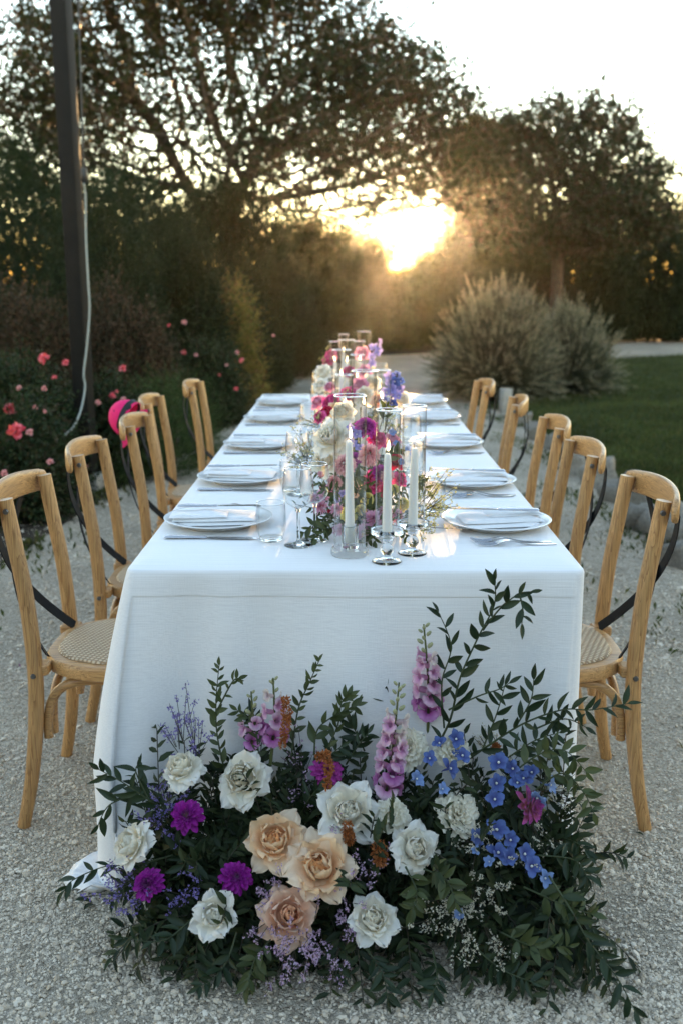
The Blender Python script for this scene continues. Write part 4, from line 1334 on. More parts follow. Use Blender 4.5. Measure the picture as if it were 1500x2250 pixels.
# fluted disc base with a socket
m = MB(); n_, V, F = 96, [], []
for (z, k) in ((.0, .97), (.002, 1), (.014, 1), (.017, .97)):
    for i in range(n_):
        r = .0425 * k + (.0009 if i % 2 else -.0009) * (k >= 1)
        V.append((r * math.cos(2 * math.pi * i / n_), r * math.sin(2 * math.pi * i / n_), z))
for q in range(3):
    for i in range(n_): F.append((q * n_ + i, q * n_ + (i + 1) % n_, (q + 1) * n_ + (i + 1) % n_, (q + 1) * n_ + i))
F += [tuple(range(n_ - 1, -1, -1)), tuple(3 * n_ + i for i in range(n_))]
ME['fluted'] = mesh_of(m.add(V, F), 'fluted_base', GLASS, 25)
ME['socket'] = mesh_of(MB().lathe([(0, .0175), (.0195, .0175), (.0195, .070), (.0172, .071), (.0125, .068), (.0122, .030), (0, .029)], 32), 'socket', GLASS, 40)
ME['pedestal'] = mesh_of(MB().lathe([(0, .001), (.032, .001), (.034, .003), (.031, .006), (.016, .010), (.009, .014), (.0085, .018), (.0135, .024), (.0155, .031), (.0135, .038), (.0085, .044), (.0095, .052), (.013, .058), (.028, .063), (.0375, .068), (.0385, .078), (.0372, .079), (.0355, .072), (.026, .069), (.0125, .069), (.0120, .050), (0, .049)], 40), 'pedestal', GLASS, None)
def candle_mesh(h): return mesh_of(MB().lathe([(0, 0), (.0112, 0), (.0112, .03), (.0098, h * .55), (.0080, h - .012), (.0068, h - .004), (.0035, h), (0, h - .001)], 24), 'candle', WAX, None)
ME['tall_candle'], ME['short_candle'] = candle_mesh(.238), candle_mesh(.20)
ME['wick'] = mesh_of(MB().tube([(0, 0, -.003), (0, 0, .004), (.001, 0, .009)], .0009, 6), 'wick', WICK, None)
ME['flame'] = mesh_of(MB().lathe([(0, 0), (.0022, .002), (.0036, .007), (.0032, .012), (.0016, .019), (0, .026)], 16), 'flame', FLAME, None)
def candle(loc, tall, label, lit=True):
    h = .238 if tall else .20
    e = empty('taper_candle', loc); tag(e, label, 'candle', 'white taper candles')
    link('wax_stick', ME['tall_candle' if tall else 'short_candle'], None, e, rot=(rng.normal(0, .006), rng.normal(0, .006), 0))
    w = link('wick', ME['wick'], None, e, (0, 0, h))
    if lit: link('flame', ME['flame'], None, e, (.0006, 0, h + .004), rot=(0, rng.normal(0, .1), 0))
bigs = [(.005, 2.237), (.046, 2.89), (-.025, 3.84), (-.007, 4.53), (.084, 5.36)]
smalls = [(.088, 2.171), (.150, 2.242), (-.012, 3.03), (.11, 3.20), (.036, 3.90), (-.062, 4.82), (.056, 4.86), (-.024, 5.52)]
bw = ['frontmost', 'second', 'third', 'fourth', 'farthest']
for i, (x, y) in enumerate(bigs):
    w = f'{bw[i]} wide glass chimney of the table' if i in (0, 4) else f'{bw[i]} wide glass chimney from the front'
    e = empty('glass_chimney', (x, y, Z0 + .0175)); tag(e, f'tall wide clear cylinder around a candle, {bw[i]} of the wide ones', 'glass cylinder', 'glass chimneys over candles')
    link('wall', ME['big_wall'], None, e); link('rim', ME['big_rim'], None, e)
    e = empty('candle_holder', (x, y, Z0)); tag(e, f'low fluted glass candle holder under the {w}', 'candle holder', 'glass candle holders')
    link('fluted_base', ME['fluted'], None, e); link('socket', ME['socket'], None, e)
    candle((x, y, Z0 + .0305), True, f'white taper candle inside the {w}')
sw = ['frontmost narrow glass chimney', 'narrow glass chimney right of the frontmost narrow one', 'narrow glass chimney left behind the second wide one', 'narrow glass chimney before the blue delphinium', 'narrow glass chimney beside the third wide one', 'left one of the far pair of narrow chimneys', 'right one of the far pair of narrow chimneys', 'very farthest narrow glass chimney']
for i, (x, y) in enumerate(smalls):
    e = empty('glass_chimney', (x, y, Z0 + .071)); tag(e, f'slim clear cylinder around a candle, the {sw[i]}', 'glass cylinder', 'glass chimneys over candles')
    link('wall', ME['small_wall'], None, e); link('rim', ME['small_rim'], None, e)
    e = empty('candle_holder', (x, y, Z0)); tag(e, f'footed glass candle holder of the {sw[i]}', 'candle holder', 'glass candle holders')
    link('pedestal', ME['pedestal'], None, e)
    candle((x, y, Z0 + .0505), False, f'white taper candle inside the {sw[i]}', lit=(i != 1))

# ------------------------------------------------------------------ pink cap hung on the fourth left chair
CAPM = simple('pink_cotton', (.80, .025, .16), .8, .08, 30, .25, .2, bump_scale=600)
cp_ = empty('baseball_cap', (0, 0, 0)); tag(cp_, 'bright pink cap hanging on the back of the fourth left chair', 'cap')
V, F = [], []
nu, nv = 28, 12
for j in range(nv + 1):
    for i in range(nu):
        a = 2 * math.pi * i / nu; b = j / nv * R(92)
        s6 = 1 + .012 * abs(math.sin(a * 3))
        r = .088 * math.cos(R(92) - b) if False else .088 * math.sin(max(b, .001))
        V.append((r * math.cos(a) * s6, r * math.sin(a) * .86 * s6, .092 * math.cos(b)))
for j in range(nv):
    for i in range(nu): F.append((j * nu + i, j * nu + (i + 1) % nu, (j + 1) * nu + (i + 1) % nu, (j + 1) * nu + i))
cr_ = MB().add(V, F).build('crown', CAPM, cp_)
so = cr_.modifiers.new('thick', 'SOLIDIFY'); so.thickness = .002
V, F = [], []
for j in range(9):
    for i in range(17):
        a = R(-78 + 156 * i / 16); r0 = .086; ext = .068 * math.cos(a * .92) ** .8 * j / 8
        V.append(((r0 + ext) * math.cos(a), (r0 * .86 + ext * .9) * math.sin(a), -.004 - .018 * (math.sin(a) ** 2) * j / 8 - .006 * j / 8))
for j in range(8):
    for i in range(16): F.append((j * 17 + i, j * 17 + i + 1, (j + 1) * 17 + i + 1, (j + 1) * 17 + i))
br = MB().add(V, F).build('visor', CAPM, cp_)
so = br.modifiers.new('thick', 'SOLIDIFY'); so.thickness = .003
pts = [(-.092 * math.cos(a), .080 * math.sin(a), .006 + .012 * math.cos(a * 1.2)) for a in np.linspace(-1.3, 1.3, 14)]
MB().band(pts, [(0, 0, 1)] * 14, .020, .0025).build('back_strap', simple('black_webbing', (.01, .01, .011), .7, .1, 50), cp_)
pts = [(.0885 * math.cos(a), .0765 * math.sin(a), .004) for a in np.linspace(0, 2 * math.pi, 33)]
MB().band(pts, [(0, 0, 1)] * 33, .014, .003).build('sweatband', MATS['black_webbing'], cp_)
for a in (.5, 1.4, -1.4, -.5, 2.6, -2.6):
    MB().lathe([(0, .002), (.003, .0015), (.004, 0), (.004, -.002)], 8).build('eyelet', MATS['black_webbing'], cr_, loc=(.071 * math.cos(a), .061 * math.sin(a), .058), rot=(0, R(52) * math.cos(a), 0))
MB().lathe([(0, .003), (.005, .002), (.006, 0)], 10).build('top_button', CAPM, cp_, loc=(0, 0, .094))
pc = P(286, 922, 4.22)
cp_.location = pc; cz = Vector((-.85, .15, .45)).normalized(); cx_ = Vector((-.25, .75, -.6)); cx_ = (cx_ - cz * cx_.dot(cz)).normalized()
cp_.rotation_euler = Matrix((cx_, cz.cross(cx_), cz)).transposed().to_euler()

# ------------------------------------------------------------------ flowers
def petalmat(name, tip, base, trans=.32, rough=.6):
    """petal: colour runs from its base to its tip (own Generated z), some light comes through"""
    m, n, l, b = new_mat(name)
    at = n.new('ShaderNodeAttribute'); at.attribute_name = 'along'
    cr = n.new('ShaderNodeValToRGB')
    cr.color_ramp.elements[0].position = .15; cr.color_ramp.elements[0].color = (*base, 1)
    cr.color_ramp.elements[1].position = .85; cr.color_ramp.elements[1].color = (*tip, 1)
    l.new(at.outputs['Fac'], cr.inputs[0])
    tc = n.new('ShaderNodeTexCoord'); no = n.new('ShaderNodeTexNoise'); no.inputs['Scale'].default_value = 3.5; no.inputs['Detail'].default_value = 5
    l.new(tc.outputs['Object'], no.inputs['Vector'])
    oi = n.new('ShaderNodeObjectInfo')
    mr = n.new('ShaderNodeMapRange'); mr.inputs[1].default_value = .3; mr.inputs[2].default_value = .7; mr.inputs[3].default_value = .90; mr.inputs[4].default_value = 1.04
    l.new(no.outputs['Fac'], mr.inputs[0])
    m2 = n.new('ShaderNodeMapRange'); m2.inputs[3].default_value = .93; m2.inputs[4].default_value = 1.04; l.new(oi.outputs['Random'], m2.inputs[0])
    mm = n.new('ShaderNodeMath'); mm.operation = 'MULTIPLY'; l.new(mr.outputs[0], mm.inputs[0]); l.new(m2.outputs[0], mm.inputs[1])
    hs = n.new('ShaderNodeHueSaturation'); l.new(cr.outputs[0], hs.inputs['Color']); l.new(mm.outputs[0], hs.inputs['Value'])
    l.new(hs.outputs[0], b.inputs['Base Color']); b.inputs['Roughness'].default_value = rough; b.inputs['Specular IOR Level'].default_value = .25
    b.inputs['Sheen Weight'].default_value = .15
    mp = n.new('ShaderNodeMapping'); mp.inputs['Scale'].default_value = (4, 26, 4)
    n3 = n.new('ShaderNodeTexNoise'); n3.inputs['Scale'].default_value = 1; n3.inputs['Detail'].default_value = 3
    l.new(tc.outputs['Object'], mp.inputs[0]); l.new(mp.outputs[0], n3.inputs['Vector'])
    bp = n.new('ShaderNodeBump'); bp.inputs['Strength'].default_value = .2; bp.inputs['Distance'].default_value = .02
    l.new(n3.outputs['Fac'], bp.inputs['Height']); l.new(bp.outputs[0], b.inputs['Normal'])
    tr = n.new('ShaderNodeBsdfTranslucent'); l.new(hs.outputs[0], tr.inputs['Color'])
    mx = n.new('ShaderNodeMixShader'); mx.inputs[0].default_value = trans
    l.new(b.outputs[0], mx.inputs[1]); l.new(tr.outputs[0], mx.inputs[2]); l.new(mx.outputs[0], n['Material Output'].inputs['Surface'])
    return m

def petal_arrays(L, W, r0, ph0, ph1, cup=.5, point=.3, roll=0.0, ruf=0.0, nu=6, nv=7, z0=0.0, seed=0, rf=5.0, fan=.55):
    """one petal standing at azimuth 0: returns verts (k,3), quads, along (k)"""
    r_ = np.random.default_rng(seed)
    phs = r_.uniform(0, 6.28, 4)
    V, A = [], []
    rr, zz = r0, z0
    prevv = 0
    for j in range(nv + 1):
        v = j / nv
        ph = R(ph0 + (ph1 - ph0) * v ** 1.3)
        rr += math.sin(ph) * L / nv * (j > 0); zz += math.cos(ph) * L / nv * (j > 0)
        w = W * (.28 + .72 * min(1, v / fan) ** .75)
        if v > .62: w *= math.sqrt(max(0.0, 1 - ((v - .62) / .40) ** 2 * (1 - .0))) * (1 - point * .25) + .0
        for i in range(nu + 1):
            u = i / nu * 2 - 1
            y = u * w
            ext = point * .16 * L * max(0, (v - .6) / .4) ** 1.5 * (1 - abs(u)) ** 2
            c_ = -cup * (u * u) * w                       # wraps towards the axis
            x = rr + c_ * math.cos(ph) + math.sin(ph) * ext
            z = zz - c_ * math.sin(ph) * .9 + math.cos(ph) * ext
            e = roll * (u * u) * v * v * W
            z -= e; x += e * .25
            if ruf:
                q = ruf * L * v ** 1.5 * math.sin(u * rf + phs[0]) + ruf * .6 * L * v * v * math.sin(u * rf * 2.3 + phs[1])
                x += q * math.cos(ph); z -= q * math.sin(ph)
                y += ruf * .5 * L * math.sin(u * rf * 1.4 + phs[2]) * v
            V.append((x, y, z)); A.append(v)
    q = nu + 1
    Q = [(j * q + i, j * q + i + 1, (j + 1) * q + i + 1, (j + 1) * q + i) for j in range(nv) for i in range(nu)]
    return np.array(V), np.array(Q), np.array(A)

def along_mesh(name, V, Q, A, material):
    me = mesh_np(name, V, Q)
    a = me.attributes.new('along', 'FLOAT', 'POINT'); a.data.foreach_set('value', np.asarray(A, np.float32))
    me.materials.append(material)
    return me

def spin(V, a, tilt=0.0):
    c, s = math.cos(a), math.sin(a)
    return V @ np.array([[c, s, 0], [-s, c, 0], [0, 0, 1.]])

# --- garden roses: five rings of petals, each petal an object of its own
RING = [dict(k=5, L=.46, W=.14, r0=.02, ph0=8, ph1=-32, cup=.9, point=.0, roll=.0, z0=.20),
        dict(k=7, L=.50, W=.21, r0=.12, ph0=10, ph1=-26, cup=.8, point=.0, roll=.04, z0=.16),
        dict(k=8, L=.54, W=.28, r0=.22, ph0=16, ph1=-18, cup=.72, point=.0, roll=.06, z0=.10),
        dict(k=8, L=.58, W=.34, r0=.31, ph0=26, ph1=-4, cup=.62, point=.1, roll=.14, z0=.04),
        dict(k=6, L=.62, W=.46, r0=.34, ph0=48, ph1=38, cup=.38, point=.6, roll=.30, z0=-.02),
        dict(k=7, L=.78, W=.54, r0=.20, ph0=66, ph1=92, cup=.12, point=1.1, roll=.50, z0=-.05)]
def rose_meshes(tag_, mats):
    out = []
    for ri, g in enumerate(RING):
        kw = {a: b for a, b in g.items() if a != 'k'}
        vs_ = []
        for v_ in range(2):
            V, Q, A = petal_arrays(**kw, ruf=.022 + .020 * ri, rf=3.2, seed=ri * 7 + v_, nu=8, nv=8)
            vs_.append(along_mesh('petal', V, Q, A, mats[min(ri, len(mats) - 1)]))
        out.append(vs_)
    return out
WHITE_P = [petalmat('white_rose_inner', (.90, .85, .71), (.84, .76, .54)), petalmat('white_rose_mid', (.90, .86, .75), (.86, .79, .62)), petalmat('white_rose_outer', (.90, .87, .80), (.85, .82, .68))]
WHITE_P = [WHITE_P[0], WHITE_P[0], WHITE_P[0], WHITE_P[1], WHITE_P[1], WHITE_P[2]]
PEACH_P = [petalmat('peach_rose_heart', (.82, .40, .16), (.60, .17, .04)), petalmat('peach_rose_inner', (.88, .52, .25), (.80, .32, .10)), petalmat('peach_rose_mid', (.94, .68, .42), (.90, .54, .26)), petalmat('peach_rose_outer', (.94, .75, .55), (.93, .62, .34))]
PEACH_P = [PEACH_P[0], PEACH_P[0], PEACH_P[1], PEACH_P[2], PEACH_P[2], PEACH_P[3]]
BLUSH_P = [petalmat('blush_rose_inner', (.86, .50, .30), (.74, .28, .12))] * 3 + [petalmat('blush_rose_outer', (.90, .64, .48), (.88, .50, .30))] * 3
HOT_P = [petalmat('hot_pink_rose', (.74, .10, .32), (.56, .03, .16))] * 5
MAUVE_P = [petalmat('pink_rose', (.82, .40, .54), (.70, .18, .34))] * 5
RED_P = [petalmat('crimson_rose', (.52, .008, .06), (.30, .004, .03))] * 5
ROSES = {'white': rose_meshes('white', WHITE_P), 'peach': rose_meshes('peach', PEACH_P), 'blush': rose_meshes('blush', BLUSH_P), 'hot': rose_meshes('hot', HOT_P), 'pink': rose_meshes('pink', MAUVE_P), 'red': rose_meshes('red', RED_P)}

def aim(d, sp):
    q = Vector(d).normalized().to_track_quat('Z', 'Y')
    return (q.to_matrix() @ Matrix.Rotation(sp, 3, 'Z')).to_euler()

def facing(p, out=(0, 0, 0), up=.55, cam_w=.8):
    d = (Vector((0, 0, CAM_H)) - Vector(p)).normalized() * cam_w + Vector((0, 0, up)) + Vector(out)
    return d.normalized()

def rose(parent, kind, p, r, d, label=None, rings=range(6), jit=.09):
    e = empty('rose', Vector(p) - parent.location, parent=parent)
    e.rotation_euler = aim(d, rng.uniform(0, 6.28)); e.scale = (r,) * 3
    if label: e['label'] = label
    op = rng.normal(0, .13)
    for ri in rings:
        g = RING[ri]; a0 = rng.uniform(0, 6.28)
        for k in range(g['k']):
            s = 1 + rng.normal(0, .05)
            link('petal', ROSES[kind][ri][k % 2], None, e, (0, 0, rng.normal(0, .008)),
                 (rng.normal(0, jit * .5), rng.normal(0, jit * (1 + .9 * (ri > 2))) + op * (.4 + .2 * ri), a0 + 2 * math.pi * k / g['k'] + rng.normal(0, .10)), (s, s * (1 + rng.normal(0, .06)), s * (1 + rng.normal(0, .05))))
    return e

# --- blooms made of many small petals, one mesh each
def many_petals(n, L0, L1, W0, W1, a0, a1, cup, point, ruf=0, rf=5, nu=3, nv=4, r0=.03, seed=1, roll=0, fan=.5, zc=.25, jit=6):
    r_ = np.random.default_rng(seed)
    Vs, Qs, As, o = [], [], [], 0
    for i in range(n):
        t = (i + .5) / n
        ph = a0 + (a1 - a0) * t ** .8
        L = L0 + (L1 - L0) * t; W = W0 + (W1 - W0) * t
        V, Q, A = petal_arrays(L * r_.uniform(.9, 1.1), W * r_.uniform(.9, 1.1), r0 + .10 * t, ph - 8 + r_.normal(0, jit), ph + 6 + r_.normal(0, jit), cup, point, roll, ruf, nu, nv, z0=zc * (1 - t), seed=int(r_.integers(1e6)), rf=rf, fan=fan)
        V = spin(V, i * 2.39996 + r_.normal(0, .12))
        Vs.append(V); Qs.append(Q + o); As.append(A); o += len(V)
    return np.concatenate(Vs), np.concatenate(Qs), np.concatenate(As)
def bloom_mesh(name, material, **kw):
    return along_mesh(name, *many_petals(**kw), material)
CREAM = petalmat('carnation_cream', (.90, .85, .71), (.82, .74, .48), .3)
PURPLE = petalmat('dahlia_purple', (.30, .008, .27), (.14, .002, .14), .15, .45)
MAGD = petalmat('dahlia_magenta', (.50, .06, .36), (.26, .015, .20), .2)
PINKD = petalmat('dahlia_pink', (.86, .52, .52), (.68, .18, .26), .25)
YELM = petalmat('mum_yellow', (.82, .74, .30), (.72, .58, .14), .25)
MAUM = petalmat('mum_mauve', (.70, .42, .58), (.62, .16, .24), .25)
CORD = petalmat('dahlia_coral', (.40, .07, .30), (.52, .20, .12), .2)
ME['carnation'] = [bloom_mesh('carnation', CREAM, n=46, L0=.35, L1=.92, W0=.16, W1=.36, a0=6, a1=88, cup=.05, point=-.5, ruf=.085, rf=7, nu=9, nv=6, seed=s, fan=.95, zc=.30, jit=9) for s in (3, 4)]
dk = dict(n=96, L0=.26, L1=.76, W0=.085, W1=.165, a0=4, a1=104, cup=.7, point=.1, nu=4, nv=5, fan=.6, zc=.42)
ME['dahlia'] = [bloom_mesh('dahlia', PURPLE, seed=s, **dk) for s in (5, 6)]
ME['dahlia_magenta'] = [bloom_mesh('dahlia', MAGD, seed=9, **dk)]
ME['dahlia_coral'] = [bloom_mesh('dahlia', CORD, seed=10, **dict(dk, n=60, a1=85))]
pk = dict(n=150, L0=.35, L1=.62, W0=.055, W1=.085, a0=3, a1=140, cup=.8, point=.6, nu=3, nv=4, fan=.6, zc=.40, r0=.12)
ME['pompom'] = [bloom_mesh('pompom_dahlia', PINKD, seed=s, **pk) for s in (7, 8)]
ME['yellow_mum'] = [bloom_mesh('yellow_mum', YELM, seed=11, **dict(pk, n=90, W0=.09, W1=.15, point=-.3))]
ME['mauve_mum'] = [bloom_mesh('mauve_mum', MAUM, seed=12, **dict(dk, n=110, W0=.045, W1=.075, cup=.5))]
BUDY = simple('flower_heart', (.45, .36, .07), .7, .3, 60, .5)
ME['heart'] = mesh_of(MB().lathe([(.16, .30), (.17, .42), (.13, .50), (.06, .535), (0, .54)], 12), 'heart', BUDY, None)

def bloom(parent, name, key, p, r, d, label=None, heart=False):
    me = ME[key][int(rng.integers(len(ME[key])))]
    o = link(name, me, None, parent, Vector(p) - parent.location, aim(d, rng.uniform(0, 6.28)), r * rng.uniform(.97, 1.03))
    if label: o['label'] = label
    if heart: link('heart', ME['heart'], None, o)
    return o

# --- delphinium florets
BLUE = petalmat('delphinium_blue', (.12, .19, .46), (.07, .09, .30), .3)
PALEB = petalmat('delphinium_pale', (.24, .36, .66), (.17, .26, .50), .3)
LILAC = petalmat('delphinium_lilac', (.36, .33, .68), (.25, .22, .52), .3)
EYE = simple('floret_eye', (.72, .72, .64), .7, .1, 60)
def floret(material, seed):
    Vs, Qs, As, o = [], [], [], 0
    r_ = np.random.default_rng(seed)
    for k in range(5):
        V, Q, A = petal_arrays(.95 * r_.uniform(.9, 1.1), .44, .06, 48 + r_.normal(0, 12), 80 + r_.normal(0, 16), .35, .55, .1, .07, 6, 6, seed=seed * 9 + k, rf=3, fan=.6)
        V = spin(V, k * 1.2566 + r_.normal(0, .1)); V[:, 2] += .02 * (k % 2)
        Vs.append(V); Qs.append(Q + o); As.append(A); o += len(V)
    return along_mesh('floret', np.concatenate(Vs), np.concatenate(Qs), np.concatenate(As), material)
ME['floret_blue'] = [floret(BLUE, s) for s in (1, 2, 3)]
ME['floret_pale'] = [floret(PALEB, s) for s in (4, 5)]
ME['floret_lilac'] = [floret(LILAC, s) for s in (6, 7)]
ME['eye'] = mesh_of(MB().lathe([(0, .30), (.06, .29), (.12, .22), (.10, .12), (0, .08)], 8), 'eye', EYE, None)
ME['spur'] = {}
for k_, m_ in (('floret_blue', BLUE), ('floret_pale', PALEB), ('floret_lilac', LILAC)):
    ME['spur'][k_] = mesh_of(MB().tube([(0, 0, .02), (0, 0, -.3), (.10, 0, -.7), (.28, 0, -1.0)], [.14, .10, .06, .03], 7), 'spur', m_, None)
def delph(parent, key, p, r, d, label=None):
    o = bloom(parent, 'delphinium', key, p, r, d, label)
    link('eye', ME['eye'], None, o); link('spur', ME['spur'][key], None, o)
    return o

# --- greenery
RUSC = leafmat('ruscus_leaf', [(.012, .025, .010), (.017, .033, .013), (.026, .043, .017)], .48, .10, spec=.3)
DARKL = leafmat('dark_foliage', [(.010, .019, .008), (.016, .028, .010), (.026, .040, .014), (.042, .054, .020)], .55, .12, spec=.22)
OLIVL = leafmat('olive_foliage', [(.035, .05, .016), (.055, .075, .024), (.075, .09, .032)], .5, .2)
TWIG = simple('green_twig', (.035, .05, .016), .6, .25, 40)
DTWIG = simple('dark_twig', (.035, .032, .018), .7, .25, 40)
def one_leaf(name, material, k=9, droop=.12, fold=.10, fat=.5):
    V, Q = [], []
    for j in range(k + 1):
        v = j / k
        w = fat * (math.sin(math.pi * min(1, v * .96 + .03)) ** .85) * (1 - .35 * v) * .62
        z = -droop * v * v
        V += [(v, -w, z + fold * w), (v, 0, z - .002), (v, w, z + fold * w)]
    for j in range(k):
        a = j * 3
        Q += [(a, a + 3, a + 4, a + 1), (a + 1, a + 4, a + 5, a + 2)]
    me = mesh_np(name, np.array(V), np.array(Q)); me.materials.append(material)
    return me
LEAVES = [one_leaf('leaf', RUSC, 8, d_, f_, w_) for (d_, f_, w_) in ((.10, .5, .31), (.30, .7, .28), (-.12, .4, .34))]
OLEAF = [one_leaf('leaf', OLIVL, 8, d_, f_, w_) for (d_, f_, w_) in ((.10, .4, .40), (.22, .5, .36))]

def branch(parent, pts, leaf_len, n, name='ruscus_branch', meshes=LEAVES, rad=.0022, twig=TWIG, spread=.75, start=.12, label=None):
    """a leafy stem: the stem is the part, every leaf a sub-part"""
    pts = catmull([Vector(p) - parent.location for p in pts], 8)
    m = len(pts)
    st = MB().tube(pts, [rad * (1 - .65 * i / m) for i in range(m)], 6).build(name, twig, parent)
    if label: st['label'] = label
    for k in range(n):
        t = start + (1 - start) * (k + .5) / n + rng.normal(0, .01)
        f = min(max(t, 0), .999) * (m - 1); i = int(f)
        p = pts[i].lerp(pts[i + 1], f - i); tg = (pts[i + 1] - pts[i]).normalized()
        sd = Vector(rand_dirs(1)[0]); sd = (sd - tg * sd.dot(tg)).normalized()
        # leaves roughly two-ranked, seen flat from the camera side
        view = (Vector((0, 0, CAM_H)) - (p + parent.location)).normalized()
        side = tg.cross(view).normalized() * (1 if k % 2 else -1)
        d = (tg * (1 - spread * .55 + rng.normal(0, .12)) + (side * .8 + sd * .45) * spread).normalized()
        if k == n - 1: d = (tg + sd * .15).normalized()
        nz = (view + Vector(rand_dirs(1)[0]) * .7).normalized()
        y_ = nz.cross(d).normalized(); z_ = d.cross(y_)
        Mx = Matrix((d, y_, z_)).transposed()
        s = leaf_len * rng.uniform(.7, 1.2) * (1.05 - .3 * t)
        o = link('leaf', meshes[int(rng.integers(len(meshes)))], None, st, p, Mx.to_euler(), s)
    return st

def sprays(starts, tips, bend, leaf, wid, per, pinn=True, tmpl=LEAF8, rad=.0014):
    """many leafy sprigs as arrays: stems and leaflets"""
    S, T = np.asarray(starts, float), np.asarray(tips, float)
    n = len(S)
    mid = (S + T) / 2 + bend
    k = 7
    ts = np.linspace(0, 1, k)
    C = S[:, None] * ((1 - ts) ** 2)[None, :, None] + 2 * mid[:, None] * (ts * (1 - ts))[None, :, None] + T[:, None] * (ts ** 2)[None, :, None]
    A = C[:, :-1].reshape(-1, 3); B = C[:, 1:].reshape(-1, 3)
    stems = frusta_np(A, B, rad, rad * .8, 4)
    si = np.repeat(np.arange(n), per)
    t = np.tile(np.linspace(.22, 1, per), n) + rng.uniform(-.02, .02, n * per)
    t = np.clip(t, 0, 1)
    pos = S[si] * ((1 - t) ** 2)[:, None] + 2 * mid[si] * (t * (1 - t))[:, None] + T[si] * (t ** 2)[:, None]
    tg = unit(2 * (1 - t)[:, None] * (mid[si] - S[si]) + 2 * t[:, None] * (T[si] - mid[si]))
    plane = np.repeat(unit(rand_dirs(n) * .7 + np.array([0, -.6, .7])), per, axis=0)
    side = unit(np.cross(tg, plane)) * np.where(np.arange(n * per) % 2, 1, -1)[:, None]
    d = unit(tg * .65 + side * (.85 if pinn else .5) + rng.normal(0, .18, tg.shape))
    L = leaf * rng.uniform(.7, 1.2, n * per) * (1.1 - .4 * t)
    lv = leaves_np(pos, d, unit(plane + rng.normal(0, .3, tg.shape)), L, L * wid, tmpl)
    return stems, lv

def limonium(parent, name, pts_tip, base, material, n_fl, r, label=None, spread=.03):
    """airy sprig: forking twigs tipped with tiny florets"""
    A, B, pos = [], [], []
    b0 = np.array(base)
    for tip in pts_tip:
        tp = np.array(tip); k1 = b0 + (tp - b0) * .55 + rng.normal(0, .006, 3)
        A.append(b0); B.append(k1)
        for q in range(7):
            e = tp + rng.normal(0, spread, 3); A.append(k1 + (e - k1) * rng.uniform(0, .4)); B.append(e)
            for w in range(n_fl):
                t = rng.random() ** .5
                pos.append(A[-1] + (e - A[-1]) * (.35 + .65 * t) + rng.normal(0, r * .9, 3))
    o0 = np.array(parent.location)
    st = frusta_np(np.array(A) - o0, np.array(B) - o0, .0009, .0006, 4)
    pos = np.array(pos) - o0
    n = len(pos)
    fl = []
    for q in range(3):
        d = unit(rand_dirs(n) + np.array([0, -.4, .5])); fl.append(leaves_np(pos, d, rand_dirs(n), r * rng.uniform(.8, 1.4, n), r * .9, LEAF4))
    so = link(name, mesh_np(name, st[0], st[1]), DTWIG, parent)
    V, q, f = join_np(fl)
    fo = link('florets', mesh_np('florets', V, q, None, f, smooth=False), material, so); fo['kind'] = 'stuff'
    if label: so['label'] = label
LIMP = leafmat('limonium_violet', [(.13, .10, .30), (.20, .16, .40), (.28, .22, .48)], .7, .2)
LIMR = leafmat('limonium_lilac', [(.36, .24, .38), (.50, .36, .50), (.58, .46, .56)], .7, .2)
LIMW = leafmat('limonium_cream', [(.42, .40, .30), (.56, .53, .42), (.62, .60, .52)], .7, .2)
AMAR = leafmat('amaranth_rust', [(.22, .07, .02), (.32, .11, .03), (.40, .15, .05)], .8, .15)
SNAPG = leafmat('snap_green', [(.13, .15, .05), (.20, .21, .09), (.26, .26, .14)], .6, .2)

def amaranth(parent, pts, r, label=None):
    pts = catmull([Vector(p) - parent.location for p in pts], 8)
    n = 520
    ix = rng.integers(0, len(pts) - 1, n); t = rng.random(n)
    A = np.array(pts)[ix]; B = np.array(pts)[ix + 1]
    fr = (ix + t) / len(pts)
    rad = r * (.35 + .65 * np.sin(np.pi * np.clip(fr * .85 + .12, 0, 1))) * (1 + .35 * np.sin(fr * 23))
    d = rand_dirs(n)
    pos = A + (B - A) * t[:, None] + d * (rad * rng.random(n) ** .3)[:, None]
    V, q, f = leaves_np(pos, unit(d + rand_dirs(n) * .6), rand_dirs(n), .0062, .005, LEAF4)
    o = link('amaranth', mesh_np('amaranth', V, q, None, f, smooth=False), AMAR, parent)
    if label: o['label'] = label

